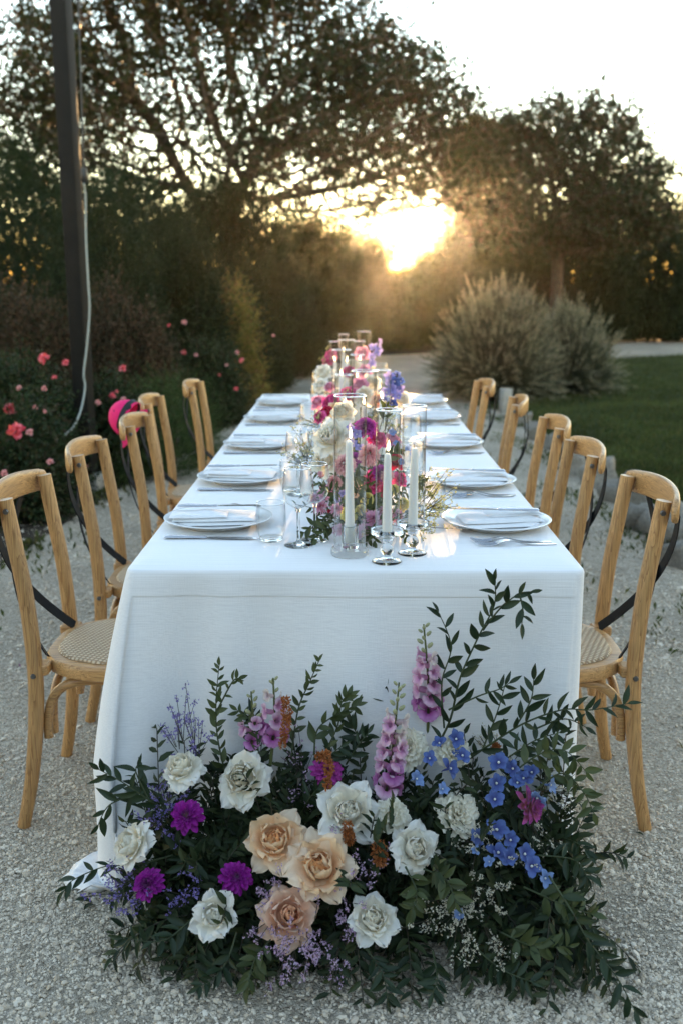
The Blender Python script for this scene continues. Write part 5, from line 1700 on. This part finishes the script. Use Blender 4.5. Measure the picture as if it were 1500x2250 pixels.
SNAPM = {k: petalmat('snapdragon_' + k, a, b) for k, a, b in (('magenta', (.56, .26, .50), (.40, .09, .32)), ('pink', (.76, .54, .66), (.60, .26, .46)), ('cream', (.78, .70, .64), (.66, .50, .52)))}
def snap_mesh(material, seed):
    Vs, Qs, As, o = [], [], [], 0
    r_ = np.random.default_rng(seed)
    # pouch-shaped tube, two upper lobes, three lower lobes
    for (az, L, W, a, b, cu) in ((60, .75, .42, 20, 75, .25), (120, .75, .42, 20, 75, .25), (215, .62, .40, 40, 110, .1), (270, .62, .42, 45, 125, .1), (325, .62, .40, 40, 110, .1)):
        V, Q, A = petal_arrays(L, W, .20, a + r_.normal(0, 6), b + r_.normal(0, 9), cu, -.2, .1, .08, 7, 6, z0=.25, seed=int(r_.integers(1e6)), rf=3.4, fan=.7)
        V = spin(V, R(az)); Vs.append(V); Qs.append(Q + o); As.append(A); o += len(V)
    k = 10
    prof = [(.10, -.45), (.22, -.38), (.26, -.15), (.24, .1), (.26, .32)]
    V = np.array([(r * math.cos(2 * math.pi * i / k), r * math.sin(2 * math.pi * i / k), z) for (r, z) in prof for i in range(k)])
    Q = np.array([(j * k + i, j * k + (i + 1) % k, (j + 1) * k + (i + 1) % k, (j + 1) * k + i) for j in range(len(prof) - 1) for i in range(k)])
    Vs.append(V); Qs.append(Q + o); As.append(np.full(len(V), .3))
    return along_mesh('floret', np.concatenate(Vs), np.concatenate(Qs), np.concatenate(As), material)
SNAPS = {k: [snap_mesh(m_, s) for s in (1, 2)] for k, m_ in SNAPM.items()}
ME['snap_bud'] = mesh_of(MB().lathe([(0, -.3), (.16, -.2), (.22, .1), (.15, .4), (0, .55)], 8), 'bud', simple('snap_bud_green', (.30, .31, .17), .6, .3, 50), None)
def snapdragon(parent, base, tip, n, r, label=None, budpart=.25):
    b0, t0 = Vector(base) - parent.location, Vector(tip) - parent.location
    pts = catmull([b0, b0.lerp(t0, .5) + Vector((.006, 0, .004)), t0], 8)
    st = MB().tube(pts, [.0042 - .0026 * i / len(pts) for i in range(len(pts))], 7).build('snapdragon', simple('snap_stem', (.09, .11, .035), .6, .2, 40) if 'snap_stem' not in MATS else MATS['snap_stem'], parent)
    if label: st['label'] = label
    for k in range(n):
        t = .30 + .68 * k / (n - 1)
        f = t * (len(pts) - 1) * .999; i = int(f); p = pts[i].lerp(pts[i + 1], f - i)
        tg = (pts[i + 1] - pts[i]).normalized()
        a = k * 2.2
        view = (Vector((0, 0, CAM_H)) - (p + parent.location)).normalized()
        sd = tg.cross(view).normalized()
        out = (view * (.55 + .6 * math.cos(a)) + sd * math.sin(a) * 1.2 + tg * (.35 - .2 * t)).normalized()
        s = r * (1.15 - .75 * t) * rng.uniform(.9, 1.1)
        if t > 1 - budpart:
            link('bud', ME['snap_bud'], None, st, p + out * s * .5, aim(out + tg * .8, rng.uniform(0, 6)), s * 1.15)
        else:
            c = 'magenta' if t < .42 else ('pink' if t < .60 else 'cream')
            if rng.random() < .25: c = 'pink'
            link('floret', SNAPS[c][k % 2], None, st, p + out * s * .55, aim(out, rng.uniform(-.4, .4)), s)
    return st

# ------------------------------------------------------------------ the arrangement on the gravel
def Dm(py): return 2.035 - (py - 1640) / 450 * .285
def Q_(px, py, dD=0.0): return P(px, py, Dm(py) + dD)
def PXM(py): return Dm(py) * 1.10 / 2187.5          # metres per photograph pixel about there
fa = empty('floor_flower_arrangement', (0.03, 1.93, 0)); tag(fa, 'large arrangement of roses, dahlias, delphiniums and greenery on the gravel before the table', 'flower arrangement')

# bulk of dark leafy sprigs
n = 420
bx = rng.uniform(-.40, .47, n)
S = np.stack([bx, rng.uniform(1.88, 2.0, n), rng.uniform(.02, .10, n)], 1)
th = rng.uniform(R(-88), R(88), n)            # sideways fan
el = rng.uniform(R(4), R(82), n)
ln = rng.uniform(.16, .34, n)
dr = np.stack([np.sin(th) * np.cos(el) * 1.0, -np.cos(th) * np.cos(el), np.sin(el)], 1)
T = S + dr * ln[:, None] * np.array([.55, .72, .95])
free = rng.random(n) < .10
T[:, 1] = np.where(free, T[:, 1], np.maximum(T[:, 1], 1.735 + .95 * np.maximum(T[:, 2], 0)))
T[:, 1] = np.minimum(T[:, 1], 2.085)
T[:, 2] = np.maximum(T[:, 2], .012)
bend = np.stack([np.zeros(n), np.zeros(n), ln * .22], 1)
st1, lv1 = sprays(S, T, bend, .046, .36, 15)
# low skirt sprigs lying out over the gravel
m2_ = 95
bx = rng.uniform(-.38, .48, m2_)
S = np.stack([bx, rng.uniform(1.80, 1.90, m2_), rng.uniform(.04, .10, m2_)], 1)
th = np.clip((bx - .05) * 1.9 + rng.normal(0, .45, m2_), -1.6, 1.6); ln = rng.uniform(.09, .19, m2_)
T = S + np.stack([np.sin(th) * ln, -np.cos(th) * ln * .8, np.full(m2_, 0)], 1); T[:, 2] = rng.uniform(.008, .03, m2_)
st2, lv2 = sprays(S, T, np.stack([np.zeros(m2_), np.zeros(m2_), np.full(m2_, .05)], 1), .048, .32, 13)
off = np.array(fa.location)
V, q, f = join_np([lv1, lv2]); o = link('foliage', mesh_np('foliage', V - off, q, None, f), DARKL, fa); o['kind'] = 'stuff'
V, q, f = join_np([st1, st2]); o = link('stems', mesh_np('stems', V - off, q, None, f), DTWIG, fa); o['kind'] = 'stuff'
# foam tray that holds the stems
MB().box((0, .02, .045), (.92, .16, .09), bev=.03).build('foam_tray', simple('floral_foam', (.012, .022, .012), .95, .3, 30, .5), fa)

OUTL = lambda px: ((px - 740) / 900.0, 0, 0)
for (kind, px, py, d_, o3, up, lab) in (
    ('white', 398, 1678, 95, (-.5, .1, .9), .6, 'white rose seen from the side at upper left'),
    ('white', 530, 1710, 118, None, .25, 'full white rose with pointed outer petals, upper left'),
    ('white', 283, 1852, 104, (-1.1, 0, .15), .3, 'white rose turned to the left at the left edge'),
    ('white', 765, 1782, 126, None, .35, 'large open white rose in the middle'),
    ('white', 912, 1865, 112, (.35, 0, -.05), .25, 'white rose turned to the right below the carnations'),
    ('white', 470, 2012, 104, (-.1, 0, -.1), .3, 'white rose low on the left'),
    ('white', 820, 2018, 112, (.1, 0, 0), .4, 'white rose low in the middle'),
    ('peach', 605, 1846, 132, (-.2, 0, .1), .35, 'peach rose above the largest one'),
    ('peach', 700, 1907, 152, None, .38, 'largest fully open peach rose'),
    ('blush', 634, 2010, 132, (.1, 0, -.15), .3, 'blush peach rose at the bottom')):
    p = Q_(px, py, -.05)
    d = facing(p, o3 or OUTL(px), up)
    rose(fa, kind, p - d * .02, d_ * .5 * PXM(py) * 1.10, d, lab)
for (px, py, d_, lab) in ((898, 1640, 88, 'cream carnation below the snapdragon'), (862, 1790, 78, 'cream carnation right of the open white rose'), (1008, 1786, 92, 'cream carnation beside the blue delphinium'), (998, 1652, 74, 'cream carnation half hidden by blue florets')):
    p = Q_(px, py, -.045); d = facing(p, OUTL(px), .3); bloom(fa, 'carnation', 'carnation', p - d * .02, d_ * .5 * PXM(py) * 1.12, d, lab)
for (px, py, d_, key, out, lab) in ((408, 1790, 76, 'dahlia', (-.2, 0, 0), 'purple dahlia with yellow heart'), (320, 1940, 76, 'dahlia', (-.5, 0, .1), 'purple dahlia at lower left'), (520, 1926, 74, 'dahlia', (.1, 0, 0), 'purple dahlia left of the peach roses'),
                                    (720, 1692, 76, 'dahlia_magenta', (.2, 0, 0), 'magenta dahlia behind the rust amaranth'), (1168, 1772, 84, 'dahlia_coral', (.9, 0, -.3), 'pink purple dahlia turned to the right')):
    p = Q_(px, py, -.045 if py > 1700 else .0); d = facing(p, out, .3); bloom(fa, 'dahlia', key, p - d * .015, d_ * .5 * PXM(py) * 1.2, d, lab, heart=(px == 408))
for (px, py, d_, k) in ((965, 1635, 42, 'b'), (985, 1690, 58, 'b'), (1000, 1625, 46, 'b'), (943, 1668, 44, 'b'), (1015, 1662, 46, 'b'),
                        (1095, 1678, 56, 'b'), (1128, 1690, 52, 'b'), (1168, 1700, 54, 'b'), (1088, 1722, 56, 'b'), (1135, 1722, 54, 'b'), (1085, 1758, 54, 'b'), (1150, 1712, 48, 'b'), (1205, 1725, 50, 'p'), (1180, 1752, 54, 'p'),
                        (1055, 1838, 56, 'b'), (1090, 1826, 56, 'b'), (1120, 1848, 50, 'b'), (1092, 1876, 56, 'b'), (1116, 1885, 58, 'b'), (1150, 1878, 54, 'b'), (1165, 1905, 54, 'b'), (1195, 1930, 48, 'p'),
                        (912, 1712, 44, 'p'), (970, 1735, 36, 'p'), (1046, 1870, 30, 'p'), (1075, 1895, 30, 'p'), (1010, 2010, 30, 'p')):
    p = Q_(px, py, -.05); out = (rng.normal(.15, .6), 0, rng.normal(0, .45))
    delph(fa, 'floret_blue' if k == 'b' else 'floret_pale', p, d_ * .5 * PXM(py) * rng.uniform(.78, 1.0), facing(p, out, .25))
snapdragon(fa, Q_(938, 1640, .06), P(930, 1372, 2.03), 22, .034, 'tall pink snapdragon spike tipped with green buds')
snapdragon(fa, P(832, 1830, 1.97), P(876, 1500, 1.99), 26, .035, 'leaning pink and cream snapdragon spike')
snapdragon(fa, P(594, 1680, 2.03), P(600, 1490, 2.02), 13, .032, 'pale pink snapdragon at upper left', .2)
snapdragon(fa, P(548, 1680, 2.04), P(552, 1520, 2.02), 10, .030, 'cream snapdragon head beside the pale pink one', .45)
amaranth(fa, [P(627, 1535, 2.0), P(630, 1580, 1.99), P(620, 1640, 1.975)], .009, 'tall rust amaranth tassel at upper left')
amaranth(fa, [Q_(700, 1665, -.06), Q_(716, 1660, -.075), Q_(722, 1690, -.075), Q_(718, 1732, -.07)], .009, 'drooping rust amaranth over the magenta dahlia')
amaranth(fa, [Q_(762, 1815, -.06), Q_(768, 1850, -.06)], .010, 'small rust amaranth under the open white rose')
amaranth(fa, [Q_(832, 1858, -.06), Q_(836, 1895, -.055)], .013, 'rust amaranth right of the largest peach rose')
amaranth(fa, [P(1085, 1650, 2.0), P(1090, 1640, 2.0)], .006)
def lim(parent, kind, tips, base, n_fl=9, r=.0042, spread=.022, label=None):
    limonium(parent, {'p': 'violet_limonium', 'r': 'lilac_limonium', 'w': 'cream_limonium'}[kind], tips, base, {'p': LIMP, 'r': LIMR, 'w': LIMW}[kind], n_fl, r, label, spread)
lim(fa, 'p', [P(385, 1565, 2.03), P(415, 1580, 2.03), P(372, 1612, 2.02), P(430, 1615, 2.02)], P(450, 1720, 2.0), label='violet limonium sprig against the cloth')
lim(fa, 'p', [Q_(345, 1735, -.02), Q_(370, 1770, -.03), Q_(330, 1790, -.03), Q_(360, 1830, -.03)], Q_(430, 1860, .06))
lim(fa, 'p', [Q_(250, 1930, -.02), Q_(235, 1975, -.02), Q_(270, 1900, -.02), Q_(290, 1985, -.03)], Q_(380, 1960, .05))
lim(fa, 'p', [Q_(415, 1930, -.05), Q_(430, 1960, -.05), Q_(385, 1975, -.05)], Q_(450, 1960, .05), 5)
lim(fa, 'r', [Q_(575, 1975, -.055), Q_(605, 1945, -.06), Q_(580, 2060, -.06)], Q_(640, 1960, .05), 9)
lim(fa, 'r', [Q_(620, 2110, -.05), Q_(650, 2070, -.06), Q_(690, 2080, -.06), Q_(615, 2145, -.05), Q_(700, 2120, -.06)], Q_(680, 2020, .04), 10)
lim(fa, 'r', [Q_(790, 1925, -.06), Q_(830, 1930, -.06), Q_(770, 2040, -.06), Q_(740, 2130, -.05), Q_(760, 1990, -.06)], Q_(760, 1980, .05), 8)
lim(fa, 'r', [Q_(650, 1640, -.0), Q_(655, 1740, -.02), Q_(725, 1835, -.05)], Q_(690, 1760, .06), 5)
lim(fa, 'w', [Q_(1000, 1960, -.05), Q_(1050, 1985, -.05), Q_(970, 1990, -.06), Q_(1090, 1980, -.05), Q_(1020, 2030, -.06), Q_(985, 2065, -.06)], Q_(1040, 1930, .06), 12, .0036, .026)
lim(fa, 'w', [Q_(1080, 1845, -.05), Q_(1040, 1850, -.05), Q_(1130, 1900, -.05), Q_(1010, 1870, -.05)], Q_(1060, 1860, .06), 9, .0036)
lim(fa, 'w', [Q_(1110, 1640, 0), Q_(1060, 1625, .02), Q_(1260, 1755, -.02), Q_(1235, 1735, -.02), Q_(1210, 1860, -.03)], Q_(1130, 1740, .08), 8, .0036)
lim(fa, 'w', [Q_(1090, 2060, -.03), Q_(1120, 2120, -.02), Q_(920, 2000, -.06), Q_(1010, 2090, -.05)], Q_(1030, 2010, .05), 8, .0036)

# ruscus and other branches that stand out one by one
br = lambda L, ll, n, **k: branch(fa, [P(*c) for c in L], ll, n, **k)
br([(930, 1690, 2.02), (985, 1590, 2.02), (1010, 1490, 2.02), (1050, 1400, 2.0), (1085, 1330, 1.99), (1086, 1275, 1.98)], .050, 24, rad=.003, label='tallest ruscus branch rising over the cloth')
br([(1060, 1385, 2.0), (1100, 1335, 1.985), (1140, 1305, 1.98), (1168, 1300, 1.98)], .044, 7)
br([(1140, 1305, 1.98), (1148, 1340, 1.975), (1145, 1375, 1.97)], .046, 4)
br([(985, 1560, 2.02), (1050, 1530, 2.0), (1095, 1515, 2.0), (1120, 1500, 2.0)], .044, 7)
br([(975, 1600, 2.02), (970, 1500, 2.03), (990, 1420, 2.03), (960, 1340, 2.03)], .044, 12)
br([(1000, 1690, 2.0), (1070, 1640, 1.99), (1150, 1590, 1.97), (1235, 1560, 1.95), (1300, 1560, 1.93), (1385, 1545, 1.91)], .047, 24, rad=.0028, label='ruscus branch reaching right towards the nearest chair')
br([(1130, 1600, 1.98), (1165, 1540, 1.98), (1172, 1490, 1.98)], .050, 7)
br([(1060, 1645, 1.99), (1090, 1570, 2.0), (1110, 1500, 2.0)], .044, 8)
br([(1180, 1600, 1.97), (1240, 1580, 1.96), (1290, 1600, 1.95)], .044, 7)
br([(395, 1800, 1.95), (330, 1760, 1.93), (270, 1720, 1.92), (215, 1690, 1.91)], .055, 15, label='dark ruscus branch reaching left over the cloth')
br([(300, 1745, 1.925), (240, 1770, 1.90), (215, 1815, 1.89)], .050, 6)
br([(330, 1765, 1.93), (300, 1700, 1.94), (303, 1680, 1.94)], .046, 5)
br([(380, 1880, 1.88), (300, 1900, 1.87), (230, 1905, 1.87), (160, 1935, 1.86), (140, 1960, 1.85)], .046, 14)
br([(1205, 1925, 1.80), (1250, 1995, 1.76), (1290, 2065, 1.72), (1325, 2110, 1.70), (1362, 2160, 1.67), (1400, 2235, 1.63)], .058, 18, rad=.0024, label='ruscus branch trailing over the gravel to the lower right')
ol = lambda L, ll, n, **k: branch(fa, [P(*c) for c in L], ll, n, name='pistache_branch', meshes=OLEAF, **k)
ol([(500, 1720, 2.02), (478, 1620, 2.03), (475, 1540, 2.03), (482, 1460, 2.03)], .030, 26, label='small leaved branch standing at upper left')
ol([(478, 1560, 2.03), (510, 1500, 2.02), (525, 1490, 2.02)], .028, 9)
ol([(640, 1660, 2.02), (655, 1560, 2.03), (680, 1500, 2.03), (702, 1450, 2.03)], .026, 22)
ol([(700, 1680, 2.01), (740, 1600, 2.02), (750, 1545, 2.03), (765, 1530, 2.03)], .034, 18)
ol([(690, 1660, 2.01), (700, 1600, 2.02), (760, 1560, 2.02), (785, 1550, 2.02)], .036, 14)
ol([(570, 1700, 2.0), (560, 1600, 2.02), (520, 1560, 2.03)], .030, 16)
for L in ([(1100, 1720, 1.96), (1180, 1660, 1.93), (1240, 1650, 1.91), (1290, 1700, 1.88)], [(1150, 1760, 1.93), (1230, 1700, 1.90), (1280, 1740, 1.87), (1305, 1790, 1.86)], [(1080, 1690, 1.98), (1170, 1630, 1.97), (1230, 1610, 1.96)],
          [(520, 2050, 1.76), (500, 2110, 1.72), (470, 2150, 1.70), (435, 2170, 1.68)], [(450, 1990, 1.80), (400, 2040, 1.76), (350, 2070, 1.74), (270, 2060, 1.74)], [(600, 2060, 1.75), (560, 2110, 1.71), (545, 2165, 1.68)],
          [(890, 1905, 1.80), (915, 1960, 1.76), (905, 2000, 1.74)], [(930, 1910, 1.80), (980, 1935, 1.77), (1000, 1985, 1.74)], [(1180, 1880, 1.85), (1260, 1890, 1.82), (1290, 1930, 1.80)], [(1150, 1950, 1.82), (1240, 1990, 1.77), (1300, 2010, 1.76)],
          [(800, 2080, 1.74), (840, 2140, 1.70), (850, 2200, 1.67)], [(1040, 2080, 1.76), (1100, 2130, 1.71), (1170, 2160, 1.68)], [(950, 2090, 1.75), (960, 2150, 1.70), (950, 2185, 1.68)], [(1100, 2050, 1.77), (1170, 2080, 1.73), (1250, 2080, 1.72)]):
    branch(fa, [P(*c) for c in L], .043, 16, name='pistache_branch', meshes=OLEAF if L[0][0] in (1100, 890, 930, 600, 1150) else LEAVES, spread=.95, start=.2)
# ruscus tufts around the rim
for (px, py, dx, dy) in ((560, 1640, -10, -70), (800, 1650, -30, -60), (860, 1560, -30, -60), (1230, 1840, 60, 30), (690, 1700, 60, -60), (760, 1680, 50, -70), (440, 1850, -40, 60), (660, 1790, 40, -60), (960, 1830, 40, 30), (1060, 1760, -50, 30)):
    a = Q_(px, py, .03); b = Q_(px + dx, py + dy, -.02); branch(fa, [a, a.lerp(b, .5) + Vector((0, -.01, .01)), b], .045, 9)

# ------------------------------------------------------------------ flowers along the table
def table_group(label, y0, y1, n, zmax, cx=.03, hw=.10):
    e = empty('table_flower_runner', (cx, (y0 + y1) / 2, TZ + .001)); tag(e, label, 'flower arrangement', 'flowers along the table middle')
    S = np.stack([rng.uniform(cx - hw * .6, cx + hw * .6, n), rng.uniform(y0, y1, n), np.full(n, TZ + .012)], 1)
    d = unit(np.stack([rng.normal(0, .8, n), rng.normal(-.2, .6, n), rng.uniform(.05, 1.2, n)], 1))
    ln = rng.uniform(.06, 1, n) * zmax
    T = S + d * ln[:, None]; T[:, 2] = np.maximum(T[:, 2], TZ + .012)
    st, lv = sprays(S, T, np.array([0, 0, .015]), .034, .36, 9, rad=.001)
    o_ = np.array(e.location)
    o = link('foliage', mesh_np('foliage', lv[0] - o_, lv[1], None, lv[2]), OLIVL, e); o['kind'] = 'stuff'
    o = link('stems', mesh_np('stems', st[0] - o_, st[1]), TWIG, e); o['kind'] = 'stuff'
    MB().box((0, 0, .014), (.09, (y1 - y0) * .8, .028), bev=.01).build('foam_tray', MATS['floral_foam'], e)
    return e
t1 = table_group('pink, white and yellow flower cluster behind the front candles', 2.36, 2.95, 90, .16)
t2 = table_group('crimson, peach and blue flower cluster in the middle of the table', 3.02, 4.1, 110, .14)
t3 = table_group('white, pink and lilac flower cluster near the far table end', 4.2, 5.45, 110, .15)
def tb(par, key, px, py, d_, D, out=None, up=.4, name=None, label=None):
    p = P(px, py, D); d = facing(p, out or ((px - 790) / 120 * .5, 0, 0), up)
    bloom(par, name or key, key, p, d_ * .5 * D * 1.02 / 2187.5, d, label)
def tr_(par, kind, px, py, d_, D, out=None, up=.4, rings=range(6), label=None):
    p = P(px, py, D); d = facing(p, out or ((px - 790) / 120 * .5, 0, 0), up)
    rose(par, kind, p - d * .01, d_ * .5 * D * 1.02 / 2187.5, d, label, rings)
tb(t1, 'pompom', 757, 1022, 72, 2.42, label='pink pompom dahlia behind the frontmost candle'); tb(t1, 'pompom', 810, 1000, 70, 2.46, label='pink pompom dahlia between the front candles')
tb(t1, 'dahlia_magenta', 803, 940, 66, 2.62, up=.7, name='magenta_dahlia'); tb(t1, 'dahlia_magenta', 778, 1010, 46, 2.55, name='magenta_dahlia'); tb(t1, 'dahlia_magenta', 835, 1040, 50, 2.50, name='magenta_dahlia')
tr_(t1, 'white', 728, 962, 100, 2.66, (-.5, 0, .2), label='large white rose left of the front candles'); tr_(t1, 'white', 715, 1012, 80, 2.72, (-.6, 0, .1)); tr_(t1, 'white', 752, 905, 60, 2.85)
tr_(t1, 'pink', 705, 1042, 48, 2.46, (-.9, 0, .6), rings=range(3)); tr_(t1, 'pink', 712, 1078, 44, 2.50, (-.9, 0, .2)); tr_(t1, 'hot', 822, 1055, 56, 2.52); tr_(t1, 'hot', 830, 960, 50, 2.62, (.4, 0, .4)); tr_(t1, 'red', 870, 1010, 44, 2.6, (.5, 0, .2)); tr_(t1, 'pink', 862, 965, 46, 2.65, (.5, 0, .4))
tb(t1, 'yellow_mum', 766, 1130, 54, 2.35); tb(t1, 'yellow_mum', 806, 1096, 42, 2.40, up=.8); tb(t1, 'yellow_mum', 884, 1108, 44, 2.42, (.3, 0, .1)); tb(t1, 'yellow_mum', 865, 1075, 34, 2.46)
tb(t1, 'mauve_mum', 818, 1142, 62, 2.36, label='mauve chrysanthemum behind the middle candle'); tb(t1, 'mauve_mum', 708, 1115, 46, 2.44, (-.8, 0, .2)); tb(t1, 'mauve_mum', 782, 1178, 46, 2.32); tb(t1, 'mauve_mum', 870, 1135, 46, 2.40); tb(t1, 'mauve_mum', 845, 1120, 40, 2.42)
tb(t1, 'mauve_mum', 745, 1165, 40, 2.34); tb(t1, 'mauve_mum', 800, 1165, 44, 2.33); tb(t1, 'mauve_mum', 838, 1160, 44, 2.34); tb(t1, 'pompom', 850, 1045, 44, 2.48); tb(t1, 'yellow_mum', 792, 1120, 36, 2.38); tb(t1, 'mauve_mum', 740, 1120, 40, 2.40); tb(t1, 'pompom', 735, 1060, 48, 2.46); tb(t1, 'mauve_mum', 690, 1095, 34, 2.48, (-.9, 0, .2)); tr_(t1, 'blush', 775, 1070, 44, 2.46)
tr_(t1, 'red', 722, 1122, 30, 2.42, (-.8, 0, .1), rings=range(3)); tr_(t1, 'hot', 880, 1050, 40, 2.5, (.6, 0, .1)); tr_(t1, 'red', 850, 1080, 34, 2.46)
for (px, py, s, D) in ((783, 955, 26, 2.58), (775, 975, 24, 2.56), (790, 985, 24, 2.55), (770, 940, 20, 2.6), (752, 1085, 20, 2.42), (742, 1100, 18, 2.42)):
    p = P(px, py, D); delph(t1, 'floret_lilac', p, s * .5 * D * 1.02 / 2187.5, facing(p, (0, 0, 0), .3))
for (px, py, s, D) in ((860, 950, 20, 2.65), (870, 975, 18, 2.62), (895, 985, 18, 2.6), (905, 1000, 16, 2.58), (880, 1015, 18, 2.58)):
    p = P(px, py, D); delph(t1, 'floret_pale', p, s * .5 * D * 1.02 / 2187.5, facing(p, (.2, 0, 0), .3))
LIMG = leafmat('spray_green', [(.30, .30, .10), (.42, .42, .18), (.55, .52, .30)], .7, .25)
def spray(par, tips, base, n_fl=6, r=.0045):
    limonium(par, 'green_spray', [P(*t) for t in tips], P(*base), LIMG, n_fl, r, None, .022)
spray(t1, [(935, 1075, 2.46), (960, 1090, 2.44), (965, 1115, 2.42), (940, 1120, 2.42), (950, 1050, 2.5), (975, 1105, 2.44)], (890, 1150, 2.46), 8)
spray(t1, [(930, 1140, 2.40), (945, 1150, 2.38), (920, 1160, 2.38)], (890, 1170, 2.42), 6)
spray(t1, [(655, 985, 2.95), (640, 990, 2.95), (665, 1000, 2.93), (648, 1010, 2.92), (660, 975, 2.95)], (715, 1050, 2.85), 6)
spray(t1, [(845, 920, 2.75), (850, 905, 2.78), (885, 945, 2.7)], (830, 1040, 2.6), 5)
for (px, py, dx, dy, D) in ((710, 1150, -45, 25, 2.40), (720, 1140, -30, 40, 2.38), (735, 1160, -40, 40, 2.36), (815, 1165, 10, 30, 2.33), (825, 1165, -20, 30, 2.33), (870, 1160, 25, 25, 2.36), (740, 1090, -30, -10, 2.42), (840, 930, 10, -40, 2.7), (900, 1060, 40, 20, 2.5), (850, 1020, 25, -30, 2.55), (780, 1090, 20, -20, 2.42)):
    a, b = P(px, py, D), P(px + dx, py + dy, D - .03); b.z = max(b.z, TZ + .012)
    branch(t1, [a, a.lerp(b, .5) + Vector((0, 0, .012)), b], .032, 9, name='leafy_sprig', meshes=OLEAF, rad=.0014)
# middle cluster
tr_(t2, 'hot', 727, 882, 52, 3.35, (-.4, 0, .3), label='hot pink rose left of the second wide candle'); tr_(t2, 'red', 716, 908, 44, 3.2, (-.5, 0, .2)); tr_(t2, 'pink', 697, 882, 40, 3.45, (-.7, 0, .2)); tr_(t2, 'hot', 700, 915, 34, 3.15, (-.8, 0, .1)); tr_(t2, 'peach', 735, 925, 50, 3.08, (-.2, 0, .3)); tr_(t2, 'peach', 733, 895, 30, 3.3)
tr_(t2, 'white', 880, 880, 52, 3.5, (.5, 0, .2)); tr_(t2, 'white', 800, 868, 50, 3.6); tr_(t2, 'pink', 790, 845, 40, 3.8); tr_(t2, 'white', 815, 840, 46, 3.9); tr_(t2, 'hot', 765, 865, 40, 3.6); tr_(t2, 'blush', 830, 880, 40, 3.45)
for (px, py, s) in ((855, 828, 26), (870, 825, 26), (878, 838, 24), (852, 845, 30), (868, 848, 30), (880, 858, 26), (848, 864, 30), (864, 868, 30), (875, 872, 24), (846, 882, 28), (860, 886, 28), (850, 898, 22), (866, 838, 28), (858, 856, 28)):
    p = P(px, py, 3.42 + rng.normal(0, .02)); delph(t2, 'floret_blue' if rng.random() < .6 else 'floret_lilac', p, s * .5 * 3.45 / 2187.5, facing(p, (rng.normal(.2, .3), 0, rng.normal(0, .3)), .2))
MB().tube([Vector(P(848, 935, 3.47)) - t2.location, Vector(P(858, 880, 3.46)) - t2.location, Vector(P(872, 822, 3.45)) - t2.location], .003, 6).build('delphinium_stalk', TWIG, t2)
spray(t2, [(690, 935, 3.1), (680, 920, 3.15), (770, 880, 3.4)], (735, 950, 3.1), 5)
# far cluster
tr_(t3, 'white', 712, 822, 52, 4.55, (-.4, 0, .3), label='white rose left of the far candles'); tr_(t3, 'hot', 722, 790, 32, 5.0, (-.3, 0, .3)); tr_(t3, 'hot', 727, 778, 28, 5.1); tr_(t3, 'pink', 724, 848, 28, 4.3, (-.4, 0, .2)); tr_(t3, 'white', 705, 845, 36, 4.35, (-.4, 0, .1)); tr_(t3, 'pink', 796, 775, 34, 5.0); tr_(t3, 'white', 775, 800, 36, 4.7); tr_(t3, 'pink', 800, 815, 34, 4.5); tr_(t3, 'hot', 765, 815, 30, 4.5); tr_(t3, 'white', 745, 835, 34, 4.3)
for (px, py, s) in ((818, 765, 22), (830, 770, 22), (826, 778, 20), (815, 785, 22), (820, 795, 20), (812, 800, 18), (828, 760, 18), (833, 750, 14)):
    p = P(px, py, 4.7 + rng.normal(0, .02)); delph(t3, 'floret_lilac', p, s * .5 * 4.75 / 2187.5, facing(p, (rng.normal(.2, .3), 0, rng.normal(0, .3)), .2))
MB().tube([Vector(P(808, 835, 4.75)) - t3.location, Vector(P(816, 790, 4.74)) - t3.location, Vector(P(834, 746, 4.73)) - t3.location], .003, 6).build('delphinium_stalk', TWIG, t3)
spray(t3, [(714, 783, 5.0), (708, 790, 5.0)], (725, 820, 4.9), 4)

# petals and leaves fallen on the gravel
p = G(38, 1463); o = link('fallen_petal', ROSES['hot'][2][0], None, None, (p.x, p.y, .002), (R(80), 0, .6), .03)
o.data = ROSES['hot'][2][0].copy(); o.data.materials[0] = PURPLE; tag(o, 'single purple petal lying on gravel near left chair', 'petal')
for (px, py, a, lab) in ((165, 1990, .3, 'dark fallen leaf on the gravel left of the flowers'), (185, 2010, 1.2, 'dark curled leaf beside the other fallen leaf'), (1412, 1845, 2.2, 'brown fallen leaf near the nearest right chair foot')):
    p = G(px, py); tag(link('fallen_leaf', LEAVES[1] if px < 1000 else LEAVES[0], None, None, (p.x, p.y, .012), (R(8), R(4), a), .045 if px < 1000 else .03), lab, 'leaf')

DRYL = [one_leaf('leaf', leafmat('dry_leaf', [(.10, .06, .03), (.16, .10, .05), (.07, .05, .025)], .8, .1), 6, -.25, .6, .5)]
for k in range(18):
    y = rng.uniform(1.75, 4.2); sd = -1 if k % 2 else 1
    x = sd * rng.uniform(.62 if y > 2.2 else .7, .85 + .28 * y)
    tag(link('dry_leaf', DRYL[0], None, None, (x, y, .009), (rng.normal(0, .2), rng.normal(0, .2), rng.uniform(0, 6)), rng.uniform(.014, .030)), 'tiny dry brown leaf lying loose on the gravel', 'leaf', 'dry leaves on the gravel')
